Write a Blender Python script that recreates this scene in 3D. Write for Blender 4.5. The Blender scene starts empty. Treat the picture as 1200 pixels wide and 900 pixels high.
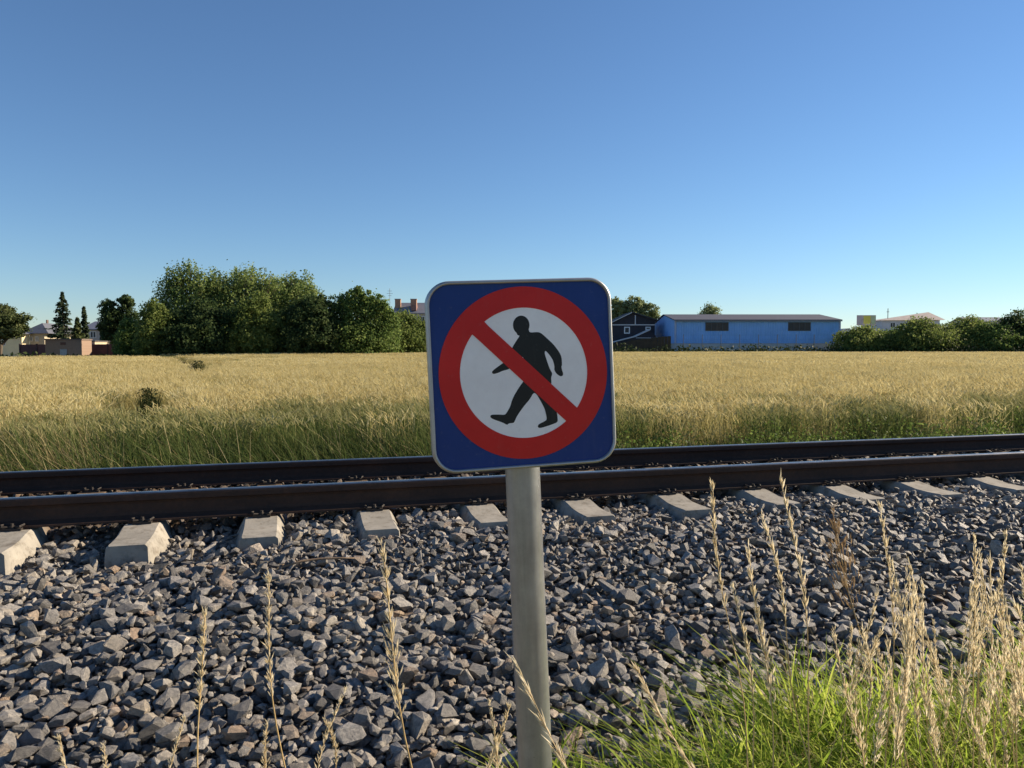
import bpy, bmesh, math
import numpy as np
from mathutils import Vector, Matrix, Quaternion

R = math.radians
rng = np.random.default_rng(7)
SC = bpy.context.scene
COL = SC.collection

# ------------------------------------------------------------------ camera
YAW = R(15.4)            # the camera looks 15.4 degrees along the track (world X = along the track)
PITCH = R(2.67)
FPX = 900.0              # focal length in photo pixels (photo is 1200 x 900)
CAM = Vector((0, 0, 1.55))
cam_d = bpy.data.cameras.new('camera')
cam = bpy.data.objects.new('camera', cam_d); COL.objects.link(cam)
cam.location = CAM
cam.rotation_euler = (math.pi / 2 - PITCH, 0, -YAW)
cam_d.sensor_width = 36; cam_d.lens = 36 * FPX / 1200
cam_d.clip_start = 0.05; cam_d.clip_end = 9000
SC.camera = cam

# ------------------------------------------------------------------ sky and sun
SUN_AZ = R(83)           # from world +Y towards +X
SUN_EL = R(24)
w = bpy.data.worlds.new('World'); SC.world = w; w.use_nodes = True
nt = w.node_tree
bg = nt.nodes['Background']
sky = nt.nodes.new('ShaderNodeTexSky'); sky.sky_type = 'NISHITA'
sky.sun_disc = False; sky.sun_elevation = SUN_EL; sky.sun_rotation = SUN_AZ
sky.altitude = 0; sky.air_density = 1.0; sky.dust_density = 0.0; sky.ozone_density = 6.0
nt.links.new(sky.outputs[0], bg.inputs[0]); bg.inputs[1].default_value = 0.070
sd = bpy.data.lights.new('sun', 'SUN'); sd.energy = 5.0; sd.angle = R(0.53); sd.color = (1.0, 0.84, 0.63)
sun = bpy.data.objects.new('sun', sd); COL.objects.link(sun)
sdir = Vector((math.sin(SUN_AZ) * math.cos(SUN_EL), math.cos(SUN_AZ) * math.cos(SUN_EL), math.sin(SUN_EL)))
sun.rotation_euler = sdir.to_track_quat('Z', 'Y').to_euler()
sun.location = (30, 5, 40)
SC.view_settings.view_transform = 'Standard'; SC.view_settings.look = 'None'
SC.view_settings.gamma = 1; SC.view_settings.use_curve_mapping = False
SC.view_settings.exposure = 0.92

# ------------------------------------------------------------------ coordinates
CY, SY = math.cos(YAW), math.sin(YAW)
def c2w(xc, d, z=0.0):                 # camera-aligned ground coordinates (right, forward) to world
    return Vector((xc * CY + d * SY, -xc * SY + d * CY, z))
def pix(px, py, d):                    # photo pixel at forward distance d
    a, b = (px - 600) / FPX, (450 - py) / FPX
    fwd = math.cos(PITCH) + b * math.sin(PITCH)
    up = -math.sin(PITCH) + b * math.cos(PITCH)
    return c2w(a / fwd * d, d, CAM.z + up / fwd * d)
def px_x(px, d): return (px - 600) / FPX * d

def smooth(a, b, x):
    t = np.clip((np.asarray(x, float) - a) / (b - a), 0, 1)
    return t * t * (3 - 2 * t)

# ------------------------------------------------------------------ materials
def nodes_of(name):
    m = bpy.data.materials.new(name); m.use_nodes = True
    t = m.node_tree
    return m, t, t.nodes['Principled BSDF']
def N(t, kind, **kw):
    n = t.nodes.new(kind)
    for k, v in kw.items(): setattr(n, k, v)
    return n
def ramp(t, fac, stops):
    r = N(t, 'ShaderNodeValToRGB')
    while len(r.color_ramp.elements) < len(stops): r.color_ramp.elements.new(0.5)
    for e, (p, c) in zip(r.color_ramp.elements, stops):
        e.position = p; e.color = (c[0], c[1], c[2], 1)
    t.links.new(fac, r.inputs[0]); return r.outputs[0]
def noise(t, scale, detail=4, rough=0.55, vec=None, coord='Object'):
    n = N(t, 'ShaderNodeTexNoise'); n.inputs['Scale'].default_value = scale
    n.inputs['Detail'].default_value = detail; n.inputs['Roughness'].default_value = rough
    if vec is None:
        tc = N(t, 'ShaderNodeTexCoord'); vec = tc.outputs[coord]
    t.links.new(vec, n.inputs['Vector']); return n.outputs['Fac']
def mixc(t, fac, a, b, mode='MIX'):
    m = N(t, 'ShaderNodeMix', data_type='RGBA', blend_type=mode)
    for s, v in ((m.inputs[0], fac), (m.inputs[6], a), (m.inputs[7], b)):
        if hasattr(v, 'is_linked') or hasattr(v, 'links'): t.links.new(v, s)
        elif isinstance(v, (int, float)): s.default_value = v
        else: s.default_value = (v[0], v[1], v[2], 1)
    return m.outputs[2]
def bump(t, p, h, strength=0.4, dist=0.01):
    b = N(t, 'ShaderNodeBump'); b.inputs['Strength'].default_value = strength; b.inputs['Distance'].default_value = dist
    t.links.new(h, b.inputs['Height']); t.links.new(b.outputs[0], p.inputs['Normal'])
def sm(name, c, rough=0.7, var=0.25, scale=6.0, metal=0.0, bmp=0.15, bd=0.01, coord='Object'):
    """plain weathered material: colour with noise wear and fine relief"""
    m, t, p = nodes_of(name)
    f = noise(t, scale, 6, 0.65, coord=coord)
    lo = [x * (1 - var) for x in c]; hi = [min(1, x * (1 + var)) for x in c]
    t.links.new(ramp(t, f, [(0.3, lo), (0.7, hi)]), p.inputs['Base Color'])
    p.inputs['Roughness'].default_value = rough; p.inputs['Metallic'].default_value = metal
    if bmp: bump(t, p, noise(t, scale * 5, 5, coord=coord), bmp, bd)
    return m
def leaf_mat(name, c1, c2, c3, trans=0.35, rough=0.55, clump=True, spec=0.06):
    """leaf: per-leaf and per-clump tint, with light passing through"""
    m, t, p = nodes_of(name)
    g = N(t, 'ShaderNodeNewGeometry'); oi = N(t, 'ShaderNodeObjectInfo')
    add = N(t, 'ShaderNodeMath', operation='ADD'); t.links.new(g.outputs['Random Per Island'], add.inputs[0])
    if clump:
        at = N(t, 'ShaderNodeAttribute', attribute_name='tint')
        mu = N(t, 'ShaderNodeMath', operation='MULTIPLY_ADD'); t.links.new(g.outputs['Random Per Island'], mu.inputs[0])
        mu.inputs[1].default_value = 0.4; 
        m6 = N(t, 'ShaderNodeMath', operation='MULTIPLY'); t.links.new(at.outputs['Fac'], m6.inputs[0]); m6.inputs[1].default_value = 0.6
        t.links.new(m6.outputs[0], mu.inputs[2]); fac = mu.outputs[0]
    else:
        mu = N(t, 'ShaderNodeMath', operation='MULTIPLY_ADD'); t.links.new(g.outputs['Random Per Island'], mu.inputs[0]); mu.inputs[1].default_value = 0.7
        m6 = N(t, 'ShaderNodeMath', operation='MULTIPLY'); t.links.new(oi.outputs['Random'], m6.inputs[0]); m6.inputs[1].default_value = 0.3
        t.links.new(m6.outputs[0], mu.inputs[2]); fac = mu.outputs[0]
    c = ramp(t, fac, [(0.1, c1), (0.5, c2), (0.9, c3)])
    t.links.new(c, p.inputs['Base Color']); p.inputs['Roughness'].default_value = rough
    p.inputs['Specular IOR Level'].default_value = spec
    tr = N(t, 'ShaderNodeBsdfTranslucent'); t.links.new(c, tr.inputs['Color'])
    mx = N(t, 'ShaderNodeMixShader'); mx.inputs[0].default_value = trans
    t.links.new(p.outputs[0], mx.inputs[1]); t.links.new(tr.outputs[0], mx.inputs[2])
    t.links.new(mx.outputs[0], t.nodes['Material Output'].inputs['Surface'])
    return m

def stone_material():
    m, t, p = nodes_of('ballast_stone')
    g = N(t, 'ShaderNodeNewGeometry'); oi = N(t, 'ShaderNodeObjectInfo')
    a = N(t, 'ShaderNodeMath', operation='ADD'); t.links.new(g.outputs['Random Per Island'], a.inputs[0]); t.links.new(oi.outputs['Random'], a.inputs[1])
    f = N(t, 'ShaderNodeMath', operation='FRACT'); t.links.new(a.outputs[0], f.inputs[0])
    base = ramp(t, f.outputs[0], [(0.0, (.080, .080, .083)), (0.30, (.18, .179, .181)), (0.66, (.305, .30, .296)),
                                  (0.88, (.24, .22, .195)), (0.96, (.25, .19, .145)), (1.0, (.48, .465, .44))])
    n1 = noise(t, 75, 6, 0.72, g.outputs['Position'])
    n2 = noise(t, 330, 4, 0.65, g.outputs['Position'])
    n3 = noise(t, 1.6, 4, 0.6, g.outputs['Position'])
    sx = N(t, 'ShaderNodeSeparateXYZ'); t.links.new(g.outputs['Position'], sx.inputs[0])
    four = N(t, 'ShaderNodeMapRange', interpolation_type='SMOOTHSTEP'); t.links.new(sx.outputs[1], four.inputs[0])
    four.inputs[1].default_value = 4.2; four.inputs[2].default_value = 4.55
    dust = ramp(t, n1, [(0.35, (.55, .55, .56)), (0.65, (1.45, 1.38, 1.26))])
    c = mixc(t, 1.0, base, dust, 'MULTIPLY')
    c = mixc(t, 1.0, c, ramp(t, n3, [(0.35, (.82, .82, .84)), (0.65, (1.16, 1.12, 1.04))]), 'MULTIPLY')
    c = mixc(t, four.outputs[0], c, mixc(t, 1.0, c, (.36, .27, .20), 'MULTIPLY'))      # darker, browner stones from the near rail to the far side
    t.links.new(c, p.inputs['Base Color'])
    p.inputs['Roughness'].default_value = 0.58
    h = N(t, 'ShaderNodeMath', operation='ADD'); t.links.new(n1, h.inputs[0]); t.links.new(n2, h.inputs[1])
    bump(t, p, h.outputs[0], 0.9, 0.006)
    return m
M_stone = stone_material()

def ground_material():
    m, t, p = nodes_of('ground_soil')
    tc = N(t, 'ShaderNodeTexCoord')
    a = noise(t, 0.8, 6, 0.6, tc.outputs['Object']); b = noise(t, 9, 6, 0.7, tc.outputs['Object'])
    c1 = ramp(t, a, [(0.35, (.17, .165, .07)), (0.65, (.30, .25, .14))])
    c2 = ramp(t, b, [(0.3, (.5, .5, .5)), (0.7, (1.3, 1.25, 1.2))])
    t.links.new(mixc(t, 1.0, c1, c2, 'MULTIPLY'), p.inputs['Base Color'])
    p.inputs['Roughness'].default_value = 0.95
    bump(t, p, b, 0.8, 0.05)
    return m
M_ground = ground_material()

def bed_material():
    m, t, p = nodes_of('ballast_bed')
    v = N(t, 'ShaderNodeTexVoronoi'); v.inputs['Scale'].default_value = 17
    tc = N(t, 'ShaderNodeTexCoord'); t.links.new(tc.outputs['Object'], v.inputs['Vector'])
    s = N(t, 'ShaderNodeSeparateColor'); t.links.new(v.outputs['Color'], s.inputs[0])
    c = ramp(t, s.outputs[0], [(0, (.09, .09, .1)), (.6, (.2, .2, .21)), (1, (.26, .22, .19))])
    t.links.new(c, p.inputs['Base Color']); p.inputs['Roughness'].default_value = 0.9
    bump(t, p, v.outputs['Distance'], 1.0, -0.05)
    return m
M_bed = bed_material()

def concrete():
    m, t, p = nodes_of('sleeper_concrete')
    tc = N(t, 'ShaderNodeTexCoord'); oi = N(t, 'ShaderNodeObjectInfo')
    mp = N(t, 'ShaderNodeVectorMath', operation='ADD'); t.links.new(tc.outputs['Object'], mp.inputs[0]); t.links.new(oi.outputs['Location'], mp.inputs[1])
    a = noise(t, 5, 6, 0.65, mp.outputs[0]); b = noise(t, 60, 4, 0.6, mp.outputs[0]); s = noise(t, 14, 8, 0.75, mp.outputs[0])
    c = ramp(t, a, [(0.3, (.22, .205, .175)), (0.7, (.36, .333, .285))])
    st = ramp(t, s, [(0.34, (.42, .38, .34)), (0.50, (1, 1, 1))])
    c = mixc(t, 0.8, c, st, 'MULTIPLY')
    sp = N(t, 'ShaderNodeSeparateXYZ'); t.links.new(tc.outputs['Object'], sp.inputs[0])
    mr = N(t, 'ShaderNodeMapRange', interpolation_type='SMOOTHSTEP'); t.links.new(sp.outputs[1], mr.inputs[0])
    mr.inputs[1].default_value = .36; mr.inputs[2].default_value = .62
    c = mixc(t, mr.outputs[0], c, mixc(t, 1.0, c, (.40, .30, .22), 'MULTIPLY'))       # concrete turns darker and browner from the near rail seat onward
    t.links.new(c, p.inputs['Base Color']); p.inputs['Roughness'].default_value = 0.88
    bump(t, p, b, 0.35, 0.004)
    return m
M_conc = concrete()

def rust():
    m, t, p = nodes_of('rail_rust')
    a = noise(t, 3, 6, 0.7); b = noise(t, 45, 6, 0.7)
    c = ramp(t, a, [(0.3, (.030, .015, .009)), (0.7, (.060, .030, .018))])
    c2 = ramp(t, b, [(0.3, (.7, .7, .7)), (0.75, (1.4, 1.25, 1.15))])
    t.links.new(mixc(t, 1.0, c, c2, 'MULTIPLY'), p.inputs['Base Color'])
    p.inputs['Roughness'].default_value = 0.82; p.inputs['Metallic'].default_value = 0.0
    bump(t, p, b, 0.35, 0.003)
    return m
M_rust = rust()
M_steel = sm('rail_steel', (.32, .31, .30), 0.32, 0.3, 8, metal=1.0, bmp=0.05)
def galv():
    m, t, p = nodes_of('galvanised_steel')
    tc = N(t, 'ShaderNodeTexCoord')
    mp = N(t, 'ShaderNodeMapping'); mp.inputs['Scale'].default_value = (1, 1, 0.10)
    t.links.new(tc.outputs['Object'], mp.inputs[0])
    a = noise(t, 120, 4, 0.6, mp.outputs[0]); b = noise(t, 14, 6, 0.7, tc.outputs['Object']); s = noise(t, 60, 5, 0.75, tc.outputs['Object'])
    c = ramp(t, b, [(0.3, (.28, .29, .295)), (0.7, (.40, .41, .415))])
    c = mixc(t, 0.6, c, ramp(t, a, [(0.35, (.86, .86, .86)), (0.65, (1.06, 1.06, 1.06))]), 'MULTIPLY')
    c = mixc(t, 0.8, c, ramp(t, s, [(0.24, (.55, .5, .45)), (0.34, (1, 1, 1))]), 'MULTIPLY')
    t.links.new(c, p.inputs['Base Color'])
    p.inputs['Metallic'].default_value = 0.7; 
    r = N(t, 'ShaderNodeMapRange'); t.links.new(b, r.inputs[0]); r.inputs[3].default_value = 0.28; r.inputs[4].default_value = 0.42
    t.links.new(r.outputs[0], p.inputs['Roughness'])
    bump(t, p, a, 0.08, 0.002)
    return m
M_galv = galv()
def film(name, c):
    m, t, p = nodes_of(name)
    b = noise(t, 9, 5, 0.65); d = noise(t, 120, 3, 0.6)
    k = mixc(t, 0.5, c, ramp(t, b, [(0.3, [x * .8 for x in c]), (0.7, [min(1, x * 1.15 + .004) for x in c])]))
    tcs = N(t, 'ShaderNodeTexCoord'); mps = N(t, 'ShaderNodeMapping'); mps.inputs['Scale'].default_value = (1, 1, .12); t.links.new(tcs.outputs['Object'], mps.inputs[0])
    st = noise(t, 55, 5, .7, mps.outputs[0])
    k = mixc(t, ramp(t, st, [(.55, (0, 0, 0)), (.8, (.06, .06, .06))]), k, (.26, .24, .20))
    t.links.new(mixc(t, ramp(t, d, [(.62, (0, 0, 0)), (.8, (.10, .10, .10))]), k, (.30, .28, .24)), p.inputs['Base Color'])
    p.inputs['Roughness'].default_value = 0.42; p.inputs['Specular IOR Level'].default_value = 0.35
    return m
M_blue = film('sign_blue', (.002, .034, .185))
M_red = film('sign_red', (.60, .012, .010))
M_white = film('sign_white', (.94, .88, .84))
M_black = film('sign_black', (.008, .010, .010))
M_alu = sm('aluminium_rim', (.42, .42, .41), 0.45, 0.12, 20, metal=0.7, bmp=0.03)

# ------------------------------------------------------------------ mesh helpers
class G:
    """collects polygons and links them as one mesh object"""
    def __init__(s): s.v = []; s.f = []; s.n = 0
    def add(s, verts, faces, mat=0):
        s.v.append(np.asarray(verts, float).reshape(-1, 3))
        for f in faces: s.f.append(([i + s.n for i in f], mat))
        s.n += len(s.v[-1]); return s
    def box(s, x0, x1, y0, y1, z0, z1, mat=0):
        v = [(x, y, z) for z in (z0, z1) for y in (y0, y1) for x in (x0, x1)]
        return s.add(v, [(0, 2, 3, 1), (4, 5, 7, 6), (0, 1, 5, 4), (2, 6, 7, 3), (0, 4, 6, 2), (1, 3, 7, 5)], mat)
    def tube(s, pts, rad, n=6, mat=0, caps=True):
        pts = [Vector(p) for p in pts]
        if not hasattr(rad, '__len__'): rad = [rad] * len(pts)
        vs, fs = [], []
        side = None
        for i, p in enumerate(pts):
            d = (pts[min(i + 1, len(pts) - 1)] - pts[max(i - 1, 0)]).normalized()
            if side is None: side = d.orthogonal().normalized()
            else: side = (side - d * side.dot(d)).normalized()
            b = d.cross(side)
            for k in range(n):
                a = 2 * math.pi * k / n
                vs.append(p + (side * math.cos(a) + b * math.sin(a)) * rad[i])
        for i in range(len(pts) - 1):
            for k in range(n):
                k2 = (k + 1) % n
                fs.append((i * n + k, i * n + k2, (i + 1) * n + k2, (i + 1) * n + k))
        if caps:
            fs.append(tuple(range(n))[::-1]); fs.append(tuple((len(pts) - 1) * n + k for k in range(n)))
        return s.add(vs, fs, mat)
    def prism(s, poly, y0, y1, mat=0, axis='y'):
        n = len(poly)
        if axis == 'y': v = [(a, y0, b) for a, b in poly] + [(a, y1, b) for a, b in poly]
        elif axis == 'x': v = [(y0, a, b) for a, b in poly] + [(y1, a, b) for a, b in poly]
        else: v = [(a, b, y0) for a, b in poly] + [(a, b, y1) for a, b in poly]
        f = [tuple(range(n)), tuple(range(2 * n - 1, n - 1, -1))] + [(k, k + n, (k + 1) % n + n, (k + 1) % n) for k in range(n)]
        return s.add(v, f, mat)
    def mesh(s, name, mats, smooth=False, fix=True):
        me = bpy.data.meshes.new(name)
        me.from_pydata(np.concatenate(s.v).tolist(), [], [f for f, _ in s.f])
        for m in (mats if isinstance(mats, (list, tuple)) else [mats]): me.materials.append(m)
        me.polygons.foreach_set('material_index', [m for _, m in s.f])
        if smooth: me.polygons.foreach_set('use_smooth', [True] * len(me.polygons))
        if fix:
            bm = bmesh.new(); bm.from_mesh(me); bmesh.ops.recalc_face_normals(bm, faces=bm.faces); bm.to_mesh(me); bm.free()
        me.update(); return me
    def build(s, name, mats, parent=None, smooth=False, fix=True):
        return link(name, s.mesh(name, mats, smooth, fix), parent)

def link(name, me, parent=None):
    o = bpy.data.objects.new(name, me); COL.objects.link(o)
    if parent is not None: o.parent = parent
    return o
def empty(name, loc=(0, 0, 0), rz=0.0):
    o = bpy.data.objects.new(name, None); COL.objects.link(o)
    o.location = loc; o.rotation_euler = (0, 0, rz); o.empty_display_size = 0.2
    return o
def tag(o, label=None, cat=None, group=None, kind=None):
    if label: o['label'] = label
    if cat: o['category'] = cat
    if group: o['group'] = group
    if kind: o['kind'] = kind
    return o
def quads_mesh(name, V, mats, midx=None, tint=None, smooth=False, Q=None):
    """V: (n*4,3) quad soup, or vertices plus Q (m,4) indices"""
    V = np.ascontiguousarray(V.reshape(-1, 3), dtype=np.float32)
    if Q is None: Q = np.arange(len(V)).reshape(-1, 4)
    me = bpy.data.meshes.new(name)
    me.vertices.add(len(V)); me.vertices.foreach_set('co', V.ravel())
    me.loops.add(Q.size); me.loops.foreach_set('vertex_index', Q.ravel().astype(np.int32))
    me.polygons.add(len(Q)); me.polygons.foreach_set('loop_start', (np.arange(len(Q)) * 4).astype(np.int32))
    for m in (mats if isinstance(mats, (list, tuple)) else [mats]): me.materials.append(m)
    if midx is not None: me.polygons.foreach_set('material_index', midx.astype(np.int32))
    if smooth: me.polygons.foreach_set('use_smooth', np.ones(len(Q), bool))
    if tint is not None:
        a = me.attributes.new('tint', 'FLOAT', 'POINT'); a.data.foreach_set('value', tint.astype(np.float32))
    me.update(calc_edges=True)
    if not smooth: me.shade_flat()
    return me
def strips(P, az, H, lean, curve, W, prof, face=None):
    """grass-like ribbons. P (n,3) feet; centre line P + H*(t up + (lean t + curve t^2) dir)"""
    n = len(P); k = len(prof); t = np.linspace(0, 1, k)
    face = az + math.pi / 2 if face is None else face
    dirx, diry = np.cos(az), np.sin(az)
    off = H[:, None] * (lean[:, None] * t + curve[:, None] * t ** 2)
    drop = 1 - 0.28 * np.minimum(1.5, np.abs(lean[:, None] + curve[:, None] * t))
    C = np.stack([P[:, 0, None] + off * dirx[:, None], P[:, 1, None] + off * diry[:, None], P[:, 2, None] + H[:, None] * t * drop], -1)
    w = 0.5 * W[:, None] * np.asarray(prof)[None]
    S = np.stack([np.cos(face)[:, None] * w, np.sin(face)[:, None] * w, np.zeros_like(w)], -1)
    V = np.stack([C - S, C + S], 2).reshape(n, k * 2, 3)
    q = np.array([[2 * i, 2 * i + 1, 2 * i + 3, 2 * i + 2] for i in range(k - 1)])
    Q = (q[None] + (np.arange(n) * k * 2)[:, None, None]).reshape(-1, 4)
    return V.reshape(-1, 3), Q, C[:, -1]
class Soup:
    def __init__(s): s.V = []; s.Q = []; s.M = []; s.n = 0
    def add(s, V, Q, m=0):
        s.V.append(V); s.Q.append(Q + s.n); s.M.append(np.full(len(Q), m)); s.n += len(V)
    def mesh(s, name, mats): return quads_mesh(name, np.concatenate(s.V), mats, np.concatenate(s.M), Q=np.concatenate(s.Q))

# ------------------------------------------------------------------ setting: ground
def far_rise(xc, d):
    """the land beyond the field lies a little higher, more so on the warehouse side"""
    right = smooth(-12, 22, xc)
    return right * (0.25 * smooth(50, 100, d) + 1.1 * smooth(106, 116, d)) + (1 - right) * 0.25 * smooth(60, 75, d)
def near_profile(y):
    return np.interp(y, [-400, -6, 0, 1.2, 2.0, 2.6, 7.0, 8.2, 9.2, 400], [.1, .2, .26, .28, .27, .2, .2, .06, 0, 0])
def ground_z(X, Y):
    xc = X * CY - Y * SY; d = X * SY + Y * CY
    return near_profile(Y) + far_rise(xc, d)
def build_ground():
    def axis(lo, hi, steps):
        a = [0.0]
        while a[-1] < hi: a.append(a[-1] + max(steps, abs(a[-1]) * 0.09))
        b = [0.0]
        while b[-1] > lo: b.append(b[-1] - max(steps, abs(b[-1]) * 0.09))
        return np.array(sorted(set(b[1:] + a)))
    xs = axis(-4000, 4000, 0.8); ys = axis(-4000, 4000, 0.35)
    XX, YY = np.meshgrid(xs, ys)
    Z = ground_z(XX, YY) + np.where((np.abs(YY) < 30) & (np.abs(XX) < 40), 0.02 * np.sin(XX * 3.1 + YY * 1.7) * np.sin(YY * 2.3 - XX), 0)
    V = np.stack([XX, YY, Z], -1).reshape(-1, 3)
    nx = len(xs); i = np.arange((len(ys) - 1) * (nx - 1)); r, c = i // (nx - 1), i % (nx - 1)
    Q = np.stack([r * nx + c, r * nx + c + 1, (r + 1) * nx + c + 1, (r + 1) * nx + c], -1)
    o = link('ground', quads_mesh('ground', V, M_ground, Q=Q, smooth=True)); tag(o, kind='structure')
build_ground()

# ------------------------------------------------------------------ track geometry
Y_N, Y_F = 4.40, 5.90          # rail centre lines
Z_N, Z_F = 0.792, 0.712        # rail tops: the track is canted away from the sign
RAIL_H = 0.149
CANT = math.atan2(Z_N - Z_F, Y_F - Y_N)
S0 = -0.885 + 0.085            # a sleeper's centre along the track
sleeper_x = np.array([S0 + 0.6 * i for i in range(-13, 28)])
def seat_z(y): return Z_N - RAIL_H - 0.008 - (y - Y_N) * math.tan(CANT)

def bed_z(X, Y):
    """surface the ballast is filled up to"""
    X = np.asarray(X, float); Y = np.asarray(Y, float)
    hole = 1 - smooth(-0.75, 0.05, X)                 # ballast has sunk round the left-hand sleepers
    sh = np.interp(Y, [1.3, 1.75, 2.1, 2.7, 3.3, 3.75, 4.05, 4.4, 5.9, 6.3, 6.8, 7.6, 8.0],
                      [.16, .27, .33, .435, .535, .585, .59, .58, .53, .50, .46, .16, .05])
    sh = sh - hole * 0.085 * np.exp(-((Y - 3.95) / 0.42) ** 2)
    sh = sh + 0.018 * np.sin(X * 2.1 + 0.6) * np.sin(Y * 3.0 + X)
    # outside the near shoulder the stones stay just under the rail foot
    mid = seat_z(Y) - 0.018
    foot = np.maximum(np.exp(-((Y - Y_N) / .11) ** 4), np.exp(-((Y - Y_F) / .11) ** 4))
    inner = smooth(4.36, 4.5, Y) * (1 - smooth(6.0, 6.3, Y))
    sh = sh * (1 - inner) + mid * inner
    return np.minimum(sh, np.where(foot > .1, seat_z(Y) - .032, 9))

def rail_mesh():
    half = [(0, .0), (.0625, 0), (.0625, .010), (.030, .020), (.012, .030), (.008, .045), (.008, .088), (.013, .100), (.0325, .108), (.0335, .132), (.031, .142), (.022, .148), (0, .149)]
    prof = half + [(-a, b) for a, b in half[-2:0:-1]]
    xs = np.linspace(-45, 75, 61)
    n = len(prof); v = []; f = []
    for x in xs: v += [(x, a, b) for a, b in prof]
    fm = []
    for i in range(len(xs) - 1):
        for k in range(n):
            k2 = (k + 1) % n
            top = prof[k][1] > .141 and prof[k2][1] > .141
            f.append((i * n + k, i * n + k2, (i + 1) * n + k2, (i + 1) * n + k)); fm.append(1 if top else 0)
    g = G(); g.add(v, f); g.f = [(a, m) for (a, _), m in zip(g.f, fm)]
    return g.mesh('rail', [M_rust, M_steel])
rm = rail_mesh()
for y, z, lab in ((Y_N, Z_N, 'dark rusty steel rail with shiny top on the side towards the sign'),
                  (Y_F, Z_F, 'dark rusty steel rail with shiny top on the side towards the wheat field')):
    o = link('rail', rm); o.location = (0, y, z - RAIL_H); o.rotation_euler = (-CANT, 0, 0)
    tag(o, lab, 'rail', 'rails of the railway track')

def sleeper_parts():
    L = 2.42
    st = [(0, -.040, .156, .196), (.018, -.036, .163, .212), (.12, -.034, .163, .235), (.22, -.026, .162, .26), (.30, -.010, .162, .285),
          (.36, 0, .162, .29), (.60, 0, .165, .29), (.72, -.016, .16, .285), (1.21, -.028, .15, .27)]
    st = st + [(L - a, b, c, d) for a, b, c, d in st[-2::-1]]
    v, f = [], []
    for y, zt, wt, wb in st:
        v += [(-wb / 2, y, -.21), (-wb / 2 + .006, y, -.10), (-wt / 2 - .012, y, zt - .012), (-wt / 2, y, zt),
              (wt / 2, y, zt), (wt / 2 + .012, y, zt - .012), (wb / 2 - .006, y, -.10), (wb / 2, y, -.21)]
    n = 8
    for i in range(len(st) - 1):
        for k in range(n):
            f.append((i * n + k, i * n + (k + 1) % n, (i + 1) * n + (k + 1) % n, (i + 1) * n + k))
    f.append(tuple(range(n))); f.append(tuple((len(st) - 1) * n + k for k in range(n)))
    g = G(); g.add(v, f)
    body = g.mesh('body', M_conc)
    # cast end plate lettering field and pad
    g = G(); g.box(-.07, .07, .39, .53, .0005, .0065); pad = g.mesh('rail_pad', M_rust)
    g = G()                                           # spring clip with screw, on the outside of the rail foot
    g.box(-.045, .045, -.105, -.066, .001, .012)
    for s in (-1, 1):
        g.tube([(s * .012, -.088, .018), (s * .040, -.104, .022), (s * .052, -.080, .028), (s * .042, -.048, .026), (s * .030, -.046, .022)], .0055, 6)
    g.tube([(0, -.084, .01), (0, -.084, .024)], .015, 6); g.tube([(0, -.084, .024), (0, -.084, .036)], .009, 6)
    clip = g.mesh('rail_clip', sm('clip_steel', (.022, .016, .013), .75, .3, 20))
    g = G(); g.box(-.035, .035, -.004, .002, -.13, -.075)
    plate = g.mesh('end_recess', M_conc)
    return body, pad, clip
SB, SP, SCLIP = sleeper_parts()
for x in sleeper_x:
    y0 = 3.94
    t = empty('concrete_sleeper', (x + rng.normal(0, .006), y0 + rng.normal(0, .008), seat_z(y0)), rng.normal(0, .008))
    t.rotation_euler[0] = -CANT
    if x < 0.1: tag(t, 'concrete sleeper with its tall end standing clear of the sunken ballast', 'sleeper', 'sleepers standing clear of the ballast')
    else: tag(t, 'concrete sleeper with its sloping end half buried in the ballast', 'sleeper', 'sleepers half buried in the ballast')
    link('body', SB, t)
    for k in (0, 1):
        o = link('rail_pad', SP, t); o.location = (0, 1.5 * k, 0)
        for s in (1, -1):
            o = link('rail_clip', SCLIP, t); o.location = (0, .46 + 1.5 * k, 0); o.rotation_euler = (0, 0, 0 if s == 1 else math.pi)

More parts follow.
